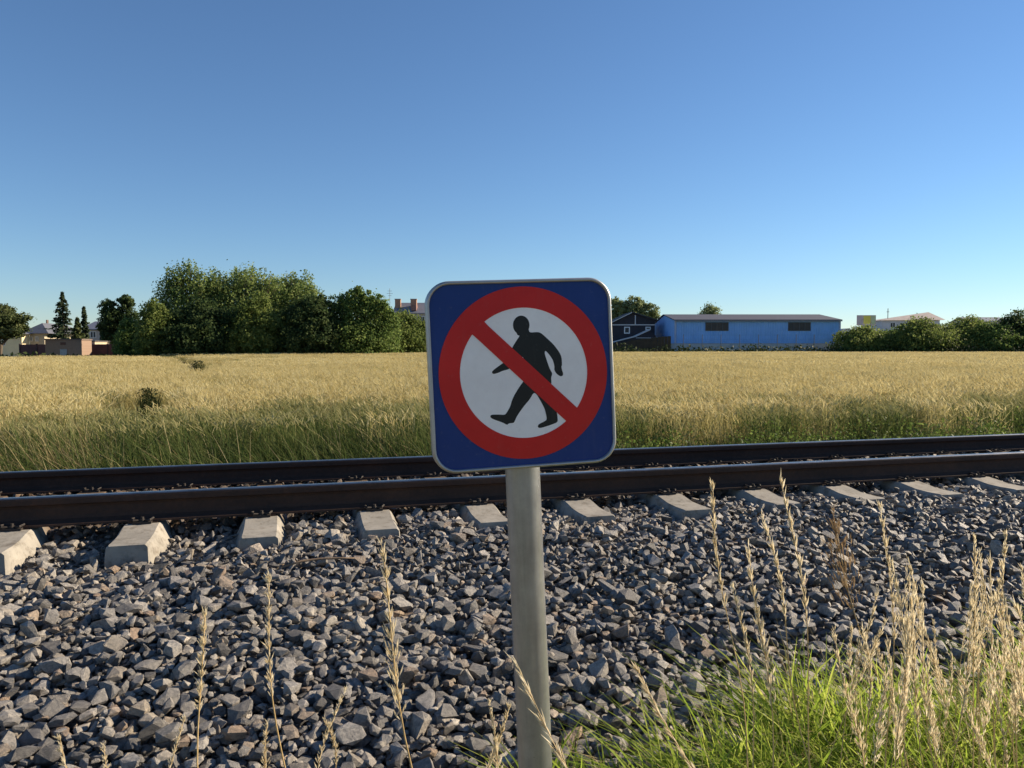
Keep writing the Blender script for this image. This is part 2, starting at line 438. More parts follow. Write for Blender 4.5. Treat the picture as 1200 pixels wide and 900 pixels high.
# ------------------------------------------------------------------ ballast
def build_ballast():
    xs = np.concatenate([np.arange(-45, -4, .8), np.arange(-4, 10, .12), np.arange(10, 76, .8)])
    ys = np.arange(1.3, 8.05, .09)
    XX, YY = np.meshgrid(xs, ys)
    Z = bed_z(XX, YY) - np.where((XX > -2.6) & (XX < 7.8) & (YY < 6.9), 0.05, 0.01)
    V = np.stack([XX, YY, Z], -1).reshape(-1, 3); nx = len(xs)
    i = np.arange((len(ys) - 1) * (nx - 1)); r, c = i // (nx - 1), i % (nx - 1)
    Q = np.stack([r * nx + c, r * nx + c + 1, (r + 1) * nx + c + 1, (r + 1) * nx + c], -1)
    bed = link('ballast', quads_mesh('ballast', V, M_bed, Q=Q, smooth=True)); tag(bed, kind='structure')
    # stone shapes: angular hulls with a chipped surface
    shapes = []
    r2 = np.random.default_rng(3)
    for q_ in range(60):
        n = r2.integers(16, 23) if q_ < 30 else r2.integers(10, 13)
        p = r2.normal(size=(n, 3)); p /= np.linalg.norm(p, axis=1)[:, None]
        p *= r2.uniform(.76, 1.14, (n, 1))
        p = np.clip(p, -r2.uniform(.66, 1.1, 3), r2.uniform(.66, 1.1, 3)) + r2.normal(0, .035, (n, 3))
        p *= np.array([r2.uniform(1.05, 1.45), r2.uniform(.8, 1.05), r2.uniform(.55, .85)])
        bm = bmesh.new()
        for q in p: bm.verts.new(q)
        h = bmesh.ops.convex_hull(bm, input=bm.verts)
        bmesh.ops.delete(bm, geom=[e for e in h['geom_interior'] if isinstance(e, bmesh.types.BMVert)], context='VERTS')
        bm.verts.ensure_lookup_table()
        bmesh.ops.dissolve_limit(bm, angle_limit=R(9), verts=bm.verts, edges=bm.edges)
        bmesh.ops.triangulate(bm, faces=bm.faces)
        bm.verts.index_update()
        v = np.array([u.co[:] for u in bm.verts]); f = np.array([[u.index for u in fc.verts] for fc in bm.faces]); bm.free()
        shapes.append((v, f))
    # deposit stones on a height map, always where the fill is lowest
    res = 0.010
    x0, x1, y0, y1 = -2.6, 7.8, 1.7, 6.9
    nx, ny = int((x1 - x0) / res), int((y1 - y0) / res)
    gx = x0 + (np.arange(nx) + .5) * res; gy = y0 + (np.arange(ny) + .5) * res
    GX, GY = np.meshgrid(gx, gy)
    target = bed_z(GX, GY)
    hm = target - 0.055
    ds = np.abs((GX - S0 + 0.3) % 0.6 - 0.3)
    blocked = (ds < 0.125) & (GY > 3.93) & (GY < 6.37)
    for yr in (Y_N, Y_F): blocked |= (np.abs(GY - yr) < .062) & (GX < -50)
    # edge of the toe thins out irregularly
    out = []
    NST = 120000
    cx = r2.integers(6, nx - 6, (NST, 7)); cy = r2.integers(6, ny - 6, (NST, 7))
    size = np.clip(np.exp(r2.normal(math.log(.0152), .40, NST)), .007, .036)
    for i in range(NST):
        d = target[cy[i], cx[i]] - hm[cy[i], cx[i]] - blocked[cy[i], cx[i]] * 9
        yy = gy[cy[i]]
        d = d * np.where(yy > 6.2, .45, 1.0) 
        k = int(np.argmax(d))
        if d[k] < -0.006: continue
        ix, iy = cx[i, k], cy[i, k]
        r = size[i]
        m = int(r * 1.0 / res) + 1
        ya, yb, xa, xb = max(0, iy - m), min(ny, iy + m + 1), max(0, ix - m), min(nx, ix + m + 1)
        sub = hm[ya:yb, xa:xb]
        dx = GX[ya:yb, xa:xb] - gx[ix]; dy = GY[ya:yb, xa:xb] - gy[iy]
        q = (dx * dx + dy * dy) / (r * 1.0) ** 2
        ins = q < 1
        z = np.percentile(sub[ins], 62) + 0.48 * r
        lim = target[iy, ix] + 0.012
        z = min(z, lim + .012)
        top = z + r * 0.72 * np.sqrt(np.maximum(0, 1 - q))
        hm[ya:yb, xa:xb] = np.where(ins, np.maximum(sub, top), sub)
        out.append((gx[ix], gy[iy], z, r, i))
    out = np.array(out)
    n = len(out)
    # random rotations: mostly lying on their flat sides
    ax = r2.normal(size=(n, 3)); ax[:, 2] *= 0.35; ax /= np.linalg.norm(ax, axis=1)[:, None]
    tilt = r2.normal(0, .6, n); spin = r2.uniform(0, 6.283, n)
    sh = r2.integers(0, 30, n)
    mats = [Quaternion(ax[i], tilt[i]) @ Quaternion((0, 0, 1), spin[i]) for i in range(n)]
    far_ = (out[:, 0] * SY + out[:, 1] * CY > 3.3) | (out[:, 1] > 4.2); sh = np.where(far_, sh + 30, sh)
    # the 300 that show largest: on top, inside the picture, nearest
    rel = out[:, :3] - np.array(CAM)
    d = rel[:, 0] * SY + rel[:, 1] * CY; xc = rel[:, 0] * CY - rel[:, 1] * SY
    px = 600 + FPX * xc / d; py = 408 - FPX * rel[:, 2] / d
    iy = np.clip(((out[:, 1] - y0) / res).astype(int), 0, ny - 1); ix = np.clip(((out[:, 0] - x0) / res).astype(int), 0, nx - 1)
    ontop = out[:, 2] + out[:, 3] * .3 > hm[iy, ix] - .03
    sc = np.where((px > 8) & (px < 1190) & (py > 560) & (py < 895) & ontop & ~((px > 640) & (py > 790 - .12 * (px - 640))), out[:, 3] / d, 0)
    pick = set(np.argsort(-sc)[:300].tolist())
    names = {}
    for k in range(len(shapes)):
        v, f = shapes[k]
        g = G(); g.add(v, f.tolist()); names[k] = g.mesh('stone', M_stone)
    V, F, base = [], [], 0
    for i in range(n):
        x, y, z, r = out[i, :4]
        if i in pick:
            o = link('stone', names[sh[i]], bed)
            o.location = (x, y, z); o.rotation_mode = 'QUATERNION'; o.rotation_quaternion = mats[i]; o.scale = (r * 1.12,) * 3
        else:
            v, f = shapes[sh[i]]
            rm_ = np.array(mats[i].to_matrix())
            V.append((v * r * 1.12) @ rm_.T + np.array([x, y, z])); F.append(f + base); base += len(v)
    V = np.concatenate(V).astype(np.float32); F = np.concatenate(F).astype(np.int32)
    me = bpy.data.meshes.new('loose_stones')
    me.vertices.add(len(V)); me.vertices.foreach_set('co', V.ravel())
    me.loops.add(F.size); me.loops.foreach_set('vertex_index', F.ravel())
    me.polygons.add(len(F)); me.polygons.foreach_set('loop_start', (np.arange(len(F)) * 3).astype(np.int32))
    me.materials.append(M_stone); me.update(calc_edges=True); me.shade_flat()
    o = link('loose_stones', me, bed); tag(o, kind='stuff')
    print('stones', n, 'tris', len(F), flush=True)
build_ballast()

# ------------------------------------------------------------------ the sign
def build_sign():
    D = 1.35
    c_panel = pix(613.5, 438.5, D)
    d_pole = D + .052
    pa, pb = pix(611.0, 520, d_pole), pix(627.5, 900, d_pole)
    axis = (pa - pb).normalized()
    t_ = (pa.z - 0.24) / axis.z
    base = pa - axis * t_
    root = empty('prohibition_sign', base)
    tag(root, 'square blue no-pedestrians sign with red ring on a galvanised steel post', 'sign')
    camr = Vector((CY, -SY, 0))
    face_yaw = R(11.5)
    # frame: local x right along the panel, local z up the post, local y away from the viewer
    zr = axis
    fwd = Vector((SY, CY, 0)); xr0 = camr * math.cos(face_yaw) + fwd * math.sin(face_yaw)
    yr = zr.cross(xr0).normalized(); xr = yr.cross(zr).normalized()
    Mx = Matrix((xr, yr, zr)).transposed().to_4x4(); Mx.translation = base
    root.matrix_world = Mx
    inv = Mx.inverted()
    pc = inv @ c_panel                                   # panel centre in local coordinates
    S = 0.3325
    # post: tube with cap
    g = G(); top = pc.z + S * .30
    n = 40; r0, r1 = .0318, .0285
    ring = lambda r, z: [(r * math.cos(2 * math.pi * k / n), r * math.sin(2 * math.pi * k / n), z) for k in range(n)]
    zs = [-.35, 0, .25, .5, .75, top]
    v = []; f = []
    for z in zs: v += ring(r0, z)
    for i in range(len(zs) - 1):
        f += [(i * n + k, i * n + (k + 1) % n, (i + 1) * n + (k + 1) % n, (i + 1) * n + k) for k in range(n)]
    g.add(v, f); post = g.build('post', M_galv, root, smooth=True)
    g = G(); g.tube([(0, 0, top), (0, 0, top + .006), (0, 0, top + .012)], [.0335, .0335, .02], 32); g.build('post_cap', sm('cap_plastic', (.03, .03, .03), .5), root, smooth=False)
    for zz in (-.09, .06):
        g = G(); z = pc.z + zz
        g.tube([(.0345 * math.cos(a), .0345 * math.sin(a), z) for a in np.linspace(-.15, math.pi + .15, 14)], .0055, 8)
        g.box(-.075, -.031, -.030, -.0255, z - .014, z + .014); g.box(.031, .075, -.030, -.0255, z - .014, z + .014)
        g.build('clamp', M_galv, root)
    yf = pc.y                                            # panel front plane
    def rrect(s, r, nn=10):
        p = []
        for cx, cz, a0 in ((1, 1, 0), (-1, 1, 90), (-1, -1, 180), (1, -1, 270)):
            for a in np.linspace(a0, a0 + 90, nn):
                p.append((pc.x + cx * (s / 2 - r) + r * math.cos(R(a)), pc.z + cz * (s / 2 - r) + r * math.sin(R(a))))
        return p
    # panel: a shallow aluminium tray
    g = G(); inner = rrect(S - .013, .036)
    g.prism(inner, yf, yf + .004)
    panel = g.build('panel', M_blue, root)
    g = G()
    loops = [(S - .0135, .0355, yf + .0035), (S - .0125, .036, yf - .0035), (S - .008, .038, yf - .0055), (S - .003, .040, yf - .004), (S, .0415, yf + .0005), (S, .0415, yf + .018), (S - .006, .039, yf + .018), (S - .006, .039, yf + .004)]
    v = []; f = []; m = 40
    for s_, r_, y_ in loops: v += [(a, y_, b) for a, b in rrect(s_, r_)]
    for i in range(len(loops) - 1):
        f += [(i * m + k, i * m + (k + 1) % m, (i + 1) * m + (k + 1) % m, (i + 1) * m + k) for k in range(m)]
    g.add(v, f); g.build('rim', M_alu, root, smooth=True)
    # printed faces, in zoom pixels of the sign, turned upright
    k = S / 742.0; a = R(2.6)
    def uv(x, y):
        dx, dy = x - 427, y - 446
        return (pc.x + k * (dx * math.cos(a) - dy * math.sin(a)), pc.z + k * 742 / 761 * (-dx * math.sin(a) - dy * math.cos(a)))
    cx, cz = uv(431, 441)
    circ = lambda r, nn=96: [(cx + r * math.cos(2 * math.pi * i / nn), cz + r * math.sin(2 * math.pi * i / nn)) for i in range(nn)]
    ro, ri = .4555 * S, .3445 * S
    def plate(name, poly, y, mat): g = G(); g.prism(poly, y, y + .0004); return g.build(name, mat, panel)
    plate('white_disc', circ(ri + .004), yf - .0006, M_white)
    g = G(); v = [(x, yf - .0012, z) for x, z in circ(ro)] + [(x, yf - .0012, z) for x, z in circ(ri)] + [(x, yf - .0004, z) for x, z in circ(ro)] + [(x, yf - .0004, z) for x, z in circ(ri)]
    n = 96; f = []
    for i in range(n):
        j = (i + 1) % n
        f += [(i, j, n + j, n + i), (2 * n + i, 3 * n + i, 3 * n + j, 2 * n + j), (i, 2 * n + i, 2 * n + j, j), (n + i, n + j, 3 * n + j, 3 * n + i)]
    g.add(v, f); g.build('red_ring', M_red, panel)
    # pictogram
    head = [(417 + 33 * math.cos(t), 249 + 38 * math.sin(t)) for t in np.linspace(0, 2 * math.pi, 28, endpoint=False)]
    plate('figure_head', [uv(x, y) for x, y in head], yf - .0010, M_black)
    body = [(395, 272), (402, 290), (412, 291), (400, 308), (384, 334), (379, 346), (366, 372), (352, 396), (340, 404), (302, 432), (301, 441), (308, 445), (326, 440), (343, 432), (364, 427),
            (382, 416), (400, 400), (414, 384), (424, 374), (429, 392), (441, 432), (436, 462), (424, 478), (408, 500), (390, 530), (380, 552), (374, 575), (360, 600), (352, 609), (330, 607), (297, 607), (294, 616), (302, 624),
            (345, 640), (362, 650), (368, 643), (388, 642), (392, 634), (402, 612), (432, 570), (452, 548), (467, 520), (480, 527), (500, 562), (514, 590), (522, 628), (516, 636), (490, 648), (484, 656), (488, 664), (500, 664), (540, 652), (566, 642),
            (566, 625), (560, 590), (547, 540), (538, 492), (540, 478), (538, 460), (544, 444), (532, 424), (522, 395), (511, 362), (514, 350), (528, 364), (545, 388), (552, 414), (551, 430), (560, 445), (576, 456), (586, 453), (588, 444), (582, 428), (580, 414), (583, 411), (581, 378), (572, 358),
            (548, 326), (515, 296), (498, 281), (484, 276), (449, 279), (447, 262)]
    def chaikin(p):
        q = []
        for (ax, ay), (bx, by) in zip(p, p[1:] + p[:1]): q += [(.78 * ax + .22 * bx, .78 * ay + .22 * by), (.22 * ax + .78 * bx, .22 * ay + .78 * by)]
        return q
    plate('walking_figure', [uv(x, y) for x, y in chaikin(chaikin(body))], yf - .0008, M_black)
    plate('slash', [uv(x, y) for x, y in ((262, 228), (288, 255), (658, 596), (612, 648), (588, 626), (214, 278))], yf - .0016, M_red)
build_sign()

# ------------------------------------------------------------------ wheat
M_ear = leaf_mat('wheat_ear', (.50, .41, .19), (.69, .60, .31), (.82, .74, .45), 0.32, 0.7, clump=False)
M_stem = leaf_mat('wheat_straw', (.25, .245, .09), (.46, .40, .17), (.62, .54, .27), 0.4, 0.6, clump=False)
M_earg = leaf_mat('wheat_ear_green', (.24, .25, .10), (.38, .36, .16), (.55, .49, .25), 0.3, 0.7, clump=False)
M_stemg = leaf_mat('wheat_straw_green', (.065, .098, .027), (.12, .158, .046), (.22, .235, .085), 0.4, 0.6, clump=False)
def wheat_patch(name, size, n, wscale, hscale, mats, seed, stem_from=0.0):
    r = np.random.default_rng(seed)
    P = np.stack([r.uniform(-size / 2, size / 2, n), r.uniform(-size / 2, size / 2, n), np.zeros(n)], -1)
    H = r.normal(.72, .045, n) * hscale
    az = r.normal(2.6, 1.2, n); lean = np.abs(r.normal(.05, .05, n)); curve = np.abs(r.normal(.07, .06, n))
    s = Soup()
    P0 = P.copy(); P0[:, 2] = stem_from
    V, Q, top = strips(P0, az, H - stem_from, lean, curve, np.full(n, .0045 * wscale), [1, .9, .8], r.uniform(0, 6.28, n)); s.add(V, Q, 1)
    el = r.uniform(.07, .11, n) * (1 + (wscale - 1) * .25)
    el_l = lean + curve * 2 + r.uniform(.0, .9, n)
    fz = r.uniform(0, 3.14, n)
    for k in (0, 1):
        V, Q, _ = strips(top, az, el, el_l, np.full(n, .25), r.uniform(.011, .016, n) * wscale, [.55, 1, .75, .15], fz + k * math.pi / 2); s.add(V, Q, 0)
    m = n if stem_from < .2 else n // 2
    idx = r.integers(0, n, m); L = P[idx].copy(); L[:, 2] = np.maximum(stem_from, r.uniform(.25, .58, m) * hscale)
    V, Q, _ = strips(L, r.uniform(0, 6.28, m), r.uniform(.14, .30, m), r.uniform(.3, .8, m), r.uniform(-.2, .9, m), r.uniform(.008, .013, m) * wscale, [.7, 1, .6, .1], r.uniform(0, 6.28, m)); s.add(V, Q, 1)
    me = s.mesh(name, mats)
    return me
def instancer(name, pts, idx, rot, scl, meshes, parent=None):
    src = bpy.data.collections.new(name + '_source')
    for k, me in enumerate(meshes):
        src.objects.link(bpy.data.objects.new('%s_tuft_%02d' % (name, k), me))
    me = bpy.data.meshes.new(name); me.from_pydata([tuple(p) for p in pts], [], [])
    for nm, ty, dat in (('pick', 'INT', idx.astype(np.int32)), ('turn', 'FLOAT', rot.astype(np.float32)), ('size', 'FLOAT', scl.astype(np.float32))):
        a = me.attributes.new(nm, ty, 'POINT'); a.data.foreach_set('value', dat)
    o = link(name, me, parent)
    ng = bpy.data.node_groups.new(name, 'GeometryNodeTree')
    ng.interface.new_socket('Geometry', in_out='INPUT', socket_type='NodeSocketGeometry')
    ng.interface.new_socket('Geometry', in_out='OUTPUT', socket_type='NodeSocketGeometry')
    gi = ng.nodes.new('NodeGroupInput'); go = ng.nodes.new('NodeGroupOutput')
    ci = ng.nodes.new('GeometryNodeCollectionInfo'); ci.inputs['Collection'].default_value = src
    ci.inputs['Separate Children'].default_value = True; ci.inputs['Reset Children'].default_value = True
    iop = ng.nodes.new('GeometryNodeInstanceOnPoints'); iop.inputs['Pick Instance'].default_value = True
    def at(nm, ty):
        n = ng.nodes.new('GeometryNodeInputNamedAttribute'); n.data_type = ty; n.inputs['Name'].default_value = nm; return n.outputs[0]
    cx = ng.nodes.new('ShaderNodeCombineXYZ'); ng.links.new(at('turn', 'FLOAT'), cx.inputs[2])
    ng.links.new(gi.outputs[0], iop.inputs['Points']); ng.links.new(ci.outputs[0], iop.inputs['Instance'])
    ng.links.new(at('pick', 'INT'), iop.inputs['Instance Index']); ng.links.new(cx.outputs[0], iop.inputs['Rotation'])
    ng.links.new(at('size', 'FLOAT'), iop.inputs['Scale']); ng.links.new(iop.outputs[0], go.inputs[0])
    md = o.modifiers.new('scatter', 'NODES'); md.node_group = ng
    return o

FIELD_Y0 = 9.3
far_line = np.array([(-120, -2), (-60, 46), (-41, 65), (-9.4, 86), (20, 104), (37, 106), (83, 100), (200, 92)], float)   # far field edge: (right, forward)
def field_far(xc): return np.interp(xc, far_line[:, 0], far_line[:, 1])
tram = [[(px_x(164, 11.0), 11.0), (px_x(173, 12.6), 12.6), (px_x(181, 14.2), 14.2)],
        [(px_x(237, 28), 28), (px_x(233, 33), 33), (px_x(224, 44), 44), (px_x(212, 60), 60), (px_x(205, 66), 66)]]
def seg_dist(x, y, a, b):
    ax, ay = a; bx, by = b; dx, dy = bx - ax, by - ay
    t = np.clip(((x - ax) * dx + (y - ay) * dy) / (dx * dx + dy * dy), 0, 1)
    return np.hypot(x - ax - t * dx, y - ay - t * dy)
def tram_dist(xc, d):
    r = np.full(np.shape(xc), 99.0)
    for path in tram:
        for a, b in zip(path[:-1], path[1:]): r = np.minimum(r, seg_dist(xc, d, a, b))
    return r
def lumps(x, y, s, seed):
    r = np.random.default_rng(seed); v = 0
    for k in range(7):
        a = r.uniform(0, 6.28); f = s * r.uniform(.6, 1.7); v = v + np.sin((x * math.cos(a) + y * math.sin(a)) * f + r.uniform(0, 6.28))
    return v / 7
def build_wheat():
    r = np.random.default_rng(21)
    near = [wheat_patch('wheat_near', .62, 62, 1.25, 1.0, [M_ear, M_stem], 100 + k) for k in range(7)]
    green = [wheat_patch('wheat_green', .62, 62, 1.25, .97, [M_earg, M_stemg], 200 + k) for k in range(5)]
    far = [wheat_patch('wheat_far', 2.1, 330, 2.3, 1.0, [M_ear, M_stem], 300 + k, .34) for k in range(6)]
    fargreen = [wheat_patch('wheat_far_green', 2.1, 330, 2.3, .9, [M_earg, M_stemg], 400 + k, .3) for k in range(3)]
    meshes = near + green + far + fargreen
    pts, idx, scl = [], [], []
    # near part
    g = .5
    xs = np.arange(-30, 46, g); ys = np.arange(FIELD_Y0, 44, g)
    X, Y = np.meshgrid(xs, ys); X = (X + r.uniform(-.16, .16, X.shape)).ravel(); Y = (Y + r.uniform(-.16, .16, Y.shape)).ravel()
    xc = X * CY - Y * SY; d = X * SY + Y * CY
    ok = (d > 3) & (np.abs(xc) < .78 * d + 4) & (d < 36) & (tram_dist(xc, d) > .60) & (d < field_far(xc))
    X, Y, xc, d = X[ok], Y[ok], xc[ok], d[ok]
    gr = lumps(X, Y, .9, 5) * .5 + lumps(X, Y, 2.6, 6) * .5
    edge = 1 - smooth(FIELD_Y0, FIELD_Y0 + 4.2, Y)
    isg = (gr + edge * (.62 - .34 * smooth(2.5, 5.0, X)) + r.normal(0, .12, len(X))) > .34
    pick = np.where(isg, 7 + r.integers(0, 5, len(X)), r.integers(0, 7, len(X)))
    sc_ = 1 + .10 * lumps(X, Y, .55, 8) + r.normal(0, .025, len(X)) - .06 * (isg & (Y > 13)) - .05 * edge
    pts.append(np.stack([X, Y, ground_z(X, Y)], -1)); idx.append(pick); scl.append(sc_)
    # far part
    g = 1.75
    xs = np.arange(-90, 150, g); ys = np.arange(8, 150, g)
    X, Y = np.meshgrid(xs, ys); X = (X + r.uniform(-.5, .5, X.shape)).ravel(); Y = (Y + r.uniform(-.5, .5, Y.shape)).ravel()
    xc = X * CY - Y * SY; d = X * SY + Y * CY
    ok = (d >= 34.8) & (np.abs(xc) < .80 * d + 5) & (d < field_far(xc)) & (tram_dist(xc, d) > 1.2)
    X, Y, xc, d = X[ok], Y[ok], xc[ok], d[ok]
    rows = lumps(xc * .22, d * 1.0, .5, 11) + .4 * lumps(xc, d, .5, 12)
    isg = (rows > .46) | ((seg_dist(xc, d, (-20.5, 36), (-17.5, 47)) < 1.3)) | ((seg_dist(xc, d, (-17.5, 47), (-20, 58)) < 1.2))
    pick = np.where(isg, 18 + r.integers(0, 3, len(X)), 12 + r.integers(0, 6, len(X)))
    sc_ = 1 + .05 * lumps(X, Y, .4, 9) - .10 * isg
    pts.append(np.stack([X, Y, ground_z(X, Y)], -1)); idx.append(pick); scl.append(sc_)
    P = np.concatenate(pts); print('wheat tufts', len(P))
    rot = r.integers(0, 4, len(P)) * (math.pi / 2) + r.normal(0, .08, len(P))
    rot = np.where(r.random(len(P)) < .7, r.normal(0, .25, len(P)), rot)
    o = instancer('wheat_field', P, np.concatenate(idx), rot, np.concatenate(scl), meshes)
    tag(o, 'ripening golden wheat field between the railway and the far trees and buildings', 'wheat field', kind='stuff')
build_wheat()

# ------------------------------------------------------------------ verge between track and field
M_vg = leaf_mat('verge_grass', (.040, .066, .018), (.075, .112, .030), (.15, .175, .060), .42, .55, clump=False)
M_vd = leaf_mat('verge_dry', (.22, .17, .08), (.36, .29, .14), (.50, .42, .24), .35, .6, clump=False)
def build_verge():
    r = np.random.default_rng(31)
    n = 46000
    X = r.uniform(-8, 22, n); Y = 8.0 + 1.75 * r.random(n) ** .8
    left = 1 - smooth(2.0, 5.0, X)
    H = r.normal(.50, .12, n) * (.62 + .72 * left) * (.75 + .25 * smooth(8.0, 8.9, Y)) * (1 + .55 * lumps(X, Y, 1.6, 3)) * r.uniform(.7, 1.25, n)
    az = r.normal(3.0, 1.0, n)
    s = Soup(); Pz = np.stack([X, Y, ground_z(X, Y) - .01], -1)
    dry = r.random(n) < .05 + .25 * left * (1 - smooth(-2.4, -1.2, X))
    for mask, m in ((~dry, 0), (dry, 1)):
        k = mask.sum()
        V, Q, _ = strips(Pz[mask], az[mask], H[mask] * (1.15 if m else 1), r.uniform(.0, .5, k), r.uniform(0, .75, k), r.uniform(.006, .013, k) * (.7 if m else 1), [1, .9, .6, .08], r.uniform(0, 6.28, k)); s.add(V, Q, m)
    o = link('verge_grass', s.mesh('verge_grass', [M_vg, M_vd])); tag(o, 'tall rough green grass along the edge of the wheat field', 'grass', kind='stuff')
    # broad-leaved weeds on the right
    M_w = leaf_mat('weed_leaf', (.065, .105, .022), (.115, .175, .038), (.22, .27, .08), .45, .5, clump=False)
    n = 42000
    cx = r.uniform(2.4, 24, 260); cy = r.uniform(8.1, 9.6, 260); ch = r.uniform(.32, .66, 260) * (1 + .3 * lumps(cx, cy, 1.0, 4)); k = r.integers(0, 260, n)
    ang = r.uniform(0, 6.28, n); rad = .30 * np.sqrt(r.random(n)); zz = r.random(n) ** .6
    C = np.stack([cx[k] + rad * np.cos(ang), cy[k] + rad * np.sin(ang), ground_z(cx[k], cy[k]) + zz * ch[k] * (1 - .6 * (rad / .3) ** 2)], -1)
    V = leaf_quads(C, np.stack([np.cos(ang) * .5, np.sin(ang) * .5, np.full(n, .8)], -1), r.uniform(.014, .032, n), r, 1.7)
    o = link('weeds', quads_mesh('weeds', V, M_w)); tag(o, 'low bright green leafy weeds behind the far rail', 'weeds', kind='stuff')
def leaf_quads(C, nrm, size, r, aspect=1.3, jit=.8):
    n = len(C)
    nr = nrm / (np.linalg.norm(nrm, axis=1)[:, None] + 1e-9) + r.normal(0, jit, (n, 3)); nr /= np.linalg.norm(nr, axis=1)[:, None]
    a = np.cross(nr, r.normal(size=(n, 3))); a /= np.linalg.norm(a, axis=1)[:, None]; b = np.cross(nr, a)
    a = a * (size * aspect)[:, None] * .5; b = b * size[:, None] * .5
    return np.stack([C - a, C - b * 1.0 + a * .1, C + a, C + b * 1.0 + a * .1], 1)
build_verge()
def weed_clump(label, px, d, top, rad, n, seed):
    r = np.random.default_rng(seed); p = c2w(px_x(px, d), d); gz = float(ground_z(p.x, p.y))
    o = empty('weed_clump', (p.x, p.y, gz)); tag(o, label, 'weed')
    a = r.uniform(0, 6.28, n); q = rad * np.sqrt(r.random(n))
    P = np.stack([q * np.cos(a), q * np.sin(a), np.zeros(n)], -1)
    V, Q, tip = strips(P, a + r.normal(0, .4, n), r.uniform(.72, 1.0, n) * top, q / rad * .12, r.uniform(0, .18, n), r.uniform(.008, .02, n), [1, 1, .8, .1], r.uniform(0, 6.28, n))
    M_s = leaf_mat('clump_stem', (.02, .03, .012), (.035, .05, .018), (.06, .075, .03), .3, clump=False)
    link('stem', quads_mesh('stem', V, M_s, Q=Q), o)
    m = n * 5; k = r.integers(0, n, m); h = r.uniform(.35, 1.0, m)
    C = P[k] * (1 + .5 * h[:, None]) + np.stack([r.normal(0, rad * .3, m), r.normal(0, rad * .3, m), h * top * .97], -1)
    link('foliage', quads_mesh('foliage', leaf_quads(C, np.tile([0, 0, 1.0], (m, 1)), r.uniform(.010, .022, m) * (1 + d * .02), r, 2.6), M_s), o)
weed_clump('dark weed clump standing in the wheat near the grassy crop edge', 174, 12.4, .93, .085, 170, 1)
weed_clump('dark slanting weed clump deep in the wheat before the big trees', 232, 27.0, 1.15, .11, 170, 2)

# ------------------------------------------------------------------ foreground grass
def near_ground(X, Y): return np.interp(Y, [0, 1.2, 1.75, 2.1, 2.45], [.26, .28, .28, .33, .39])
def build_grass():
    r = np.random.default_rng(41)
    M_g = leaf_mat('fresh_grass', (.15, .23, .028), (.29, .39, .052), (.50, .54, .12), .55, .45, clump=False)
    M_d = leaf_mat('grass_dry', (.30, .24, .11), (.44, .36, .18), (.56, .48, .28), .35, .6, clump=False)
    s = Soup()
    n = 23000
    X = r.uniform(.28, 3.6, n * 4); Y = r.uniform(.95, 2.45, n * 4)
    xc = X * CY - Y * SY
    # the clump's edge runs from the post outward along the toe of the ballast
    lim = 1.84 + .055 * np.minimum(X, 3) + .10 * np.sin(X * 5) + .05 * np.sin(X * 13 + 1)
    d = X * SY + Y * CY
    ok = (Y < lim) & (xc > .035 + .02 * d + .05 * np.sin(Y * 9)) & (Y > .9) & (r.random(n * 4) < .55 + .45 * smooth(.35, .7, X))
    X, Y = X[ok][:n], Y[ok][:n]; n = len(X)
    H = r.uniform(.15, .40, n) * (.86 + .14 * smooth(.4, 1.2, X)) * (1 + .22 * lumps(X, Y, 4, 2)); az = r.normal(3.3, 1.4, n)
    P = np.stack([X, Y, near_ground(X, Y) - .015], -1)
    dry = r.random(n) < .20
    for mask, m in ((~dry, 0), (dry, 1)):
        k = mask.sum()
        V, Q, _ = strips(P[mask], az[mask], H[mask], r.uniform(.0, .45, k), r.uniform(.05, 1.1, k), r.uniform(.0045, .0125, k) * (.4 if m else 1), [.8, 1, .9, .6, .06], r.uniform(0, 6.28, k)); s.add(V, Q, m)
    # sparse sprigs at the foot of the ballast to the left of the post
    n = 160
    X = r.uniform(-.75, .42, n); Y = r.uniform(1.25, 1.75, n)
    P = np.stack([X, Y, near_ground(X, Y) - .01], -1)
    V, Q, _ = strips(P, r.normal(3, 1.3, n), r.uniform(.10, .26, n), r.uniform(0, .4, n), r.uniform(.1, 1, n), r.uniform(.002, .004, n), [1, 1, .7, .06], r.uniform(0, 6.28, n)); s.add(V, Q, 1)
    o = link('grass', s.mesh('grass', [M_g, M_d])); tag(o, 'lush green grass at the foot of the ballast beside the post', 'grass', kind='stuff')
build_grass()

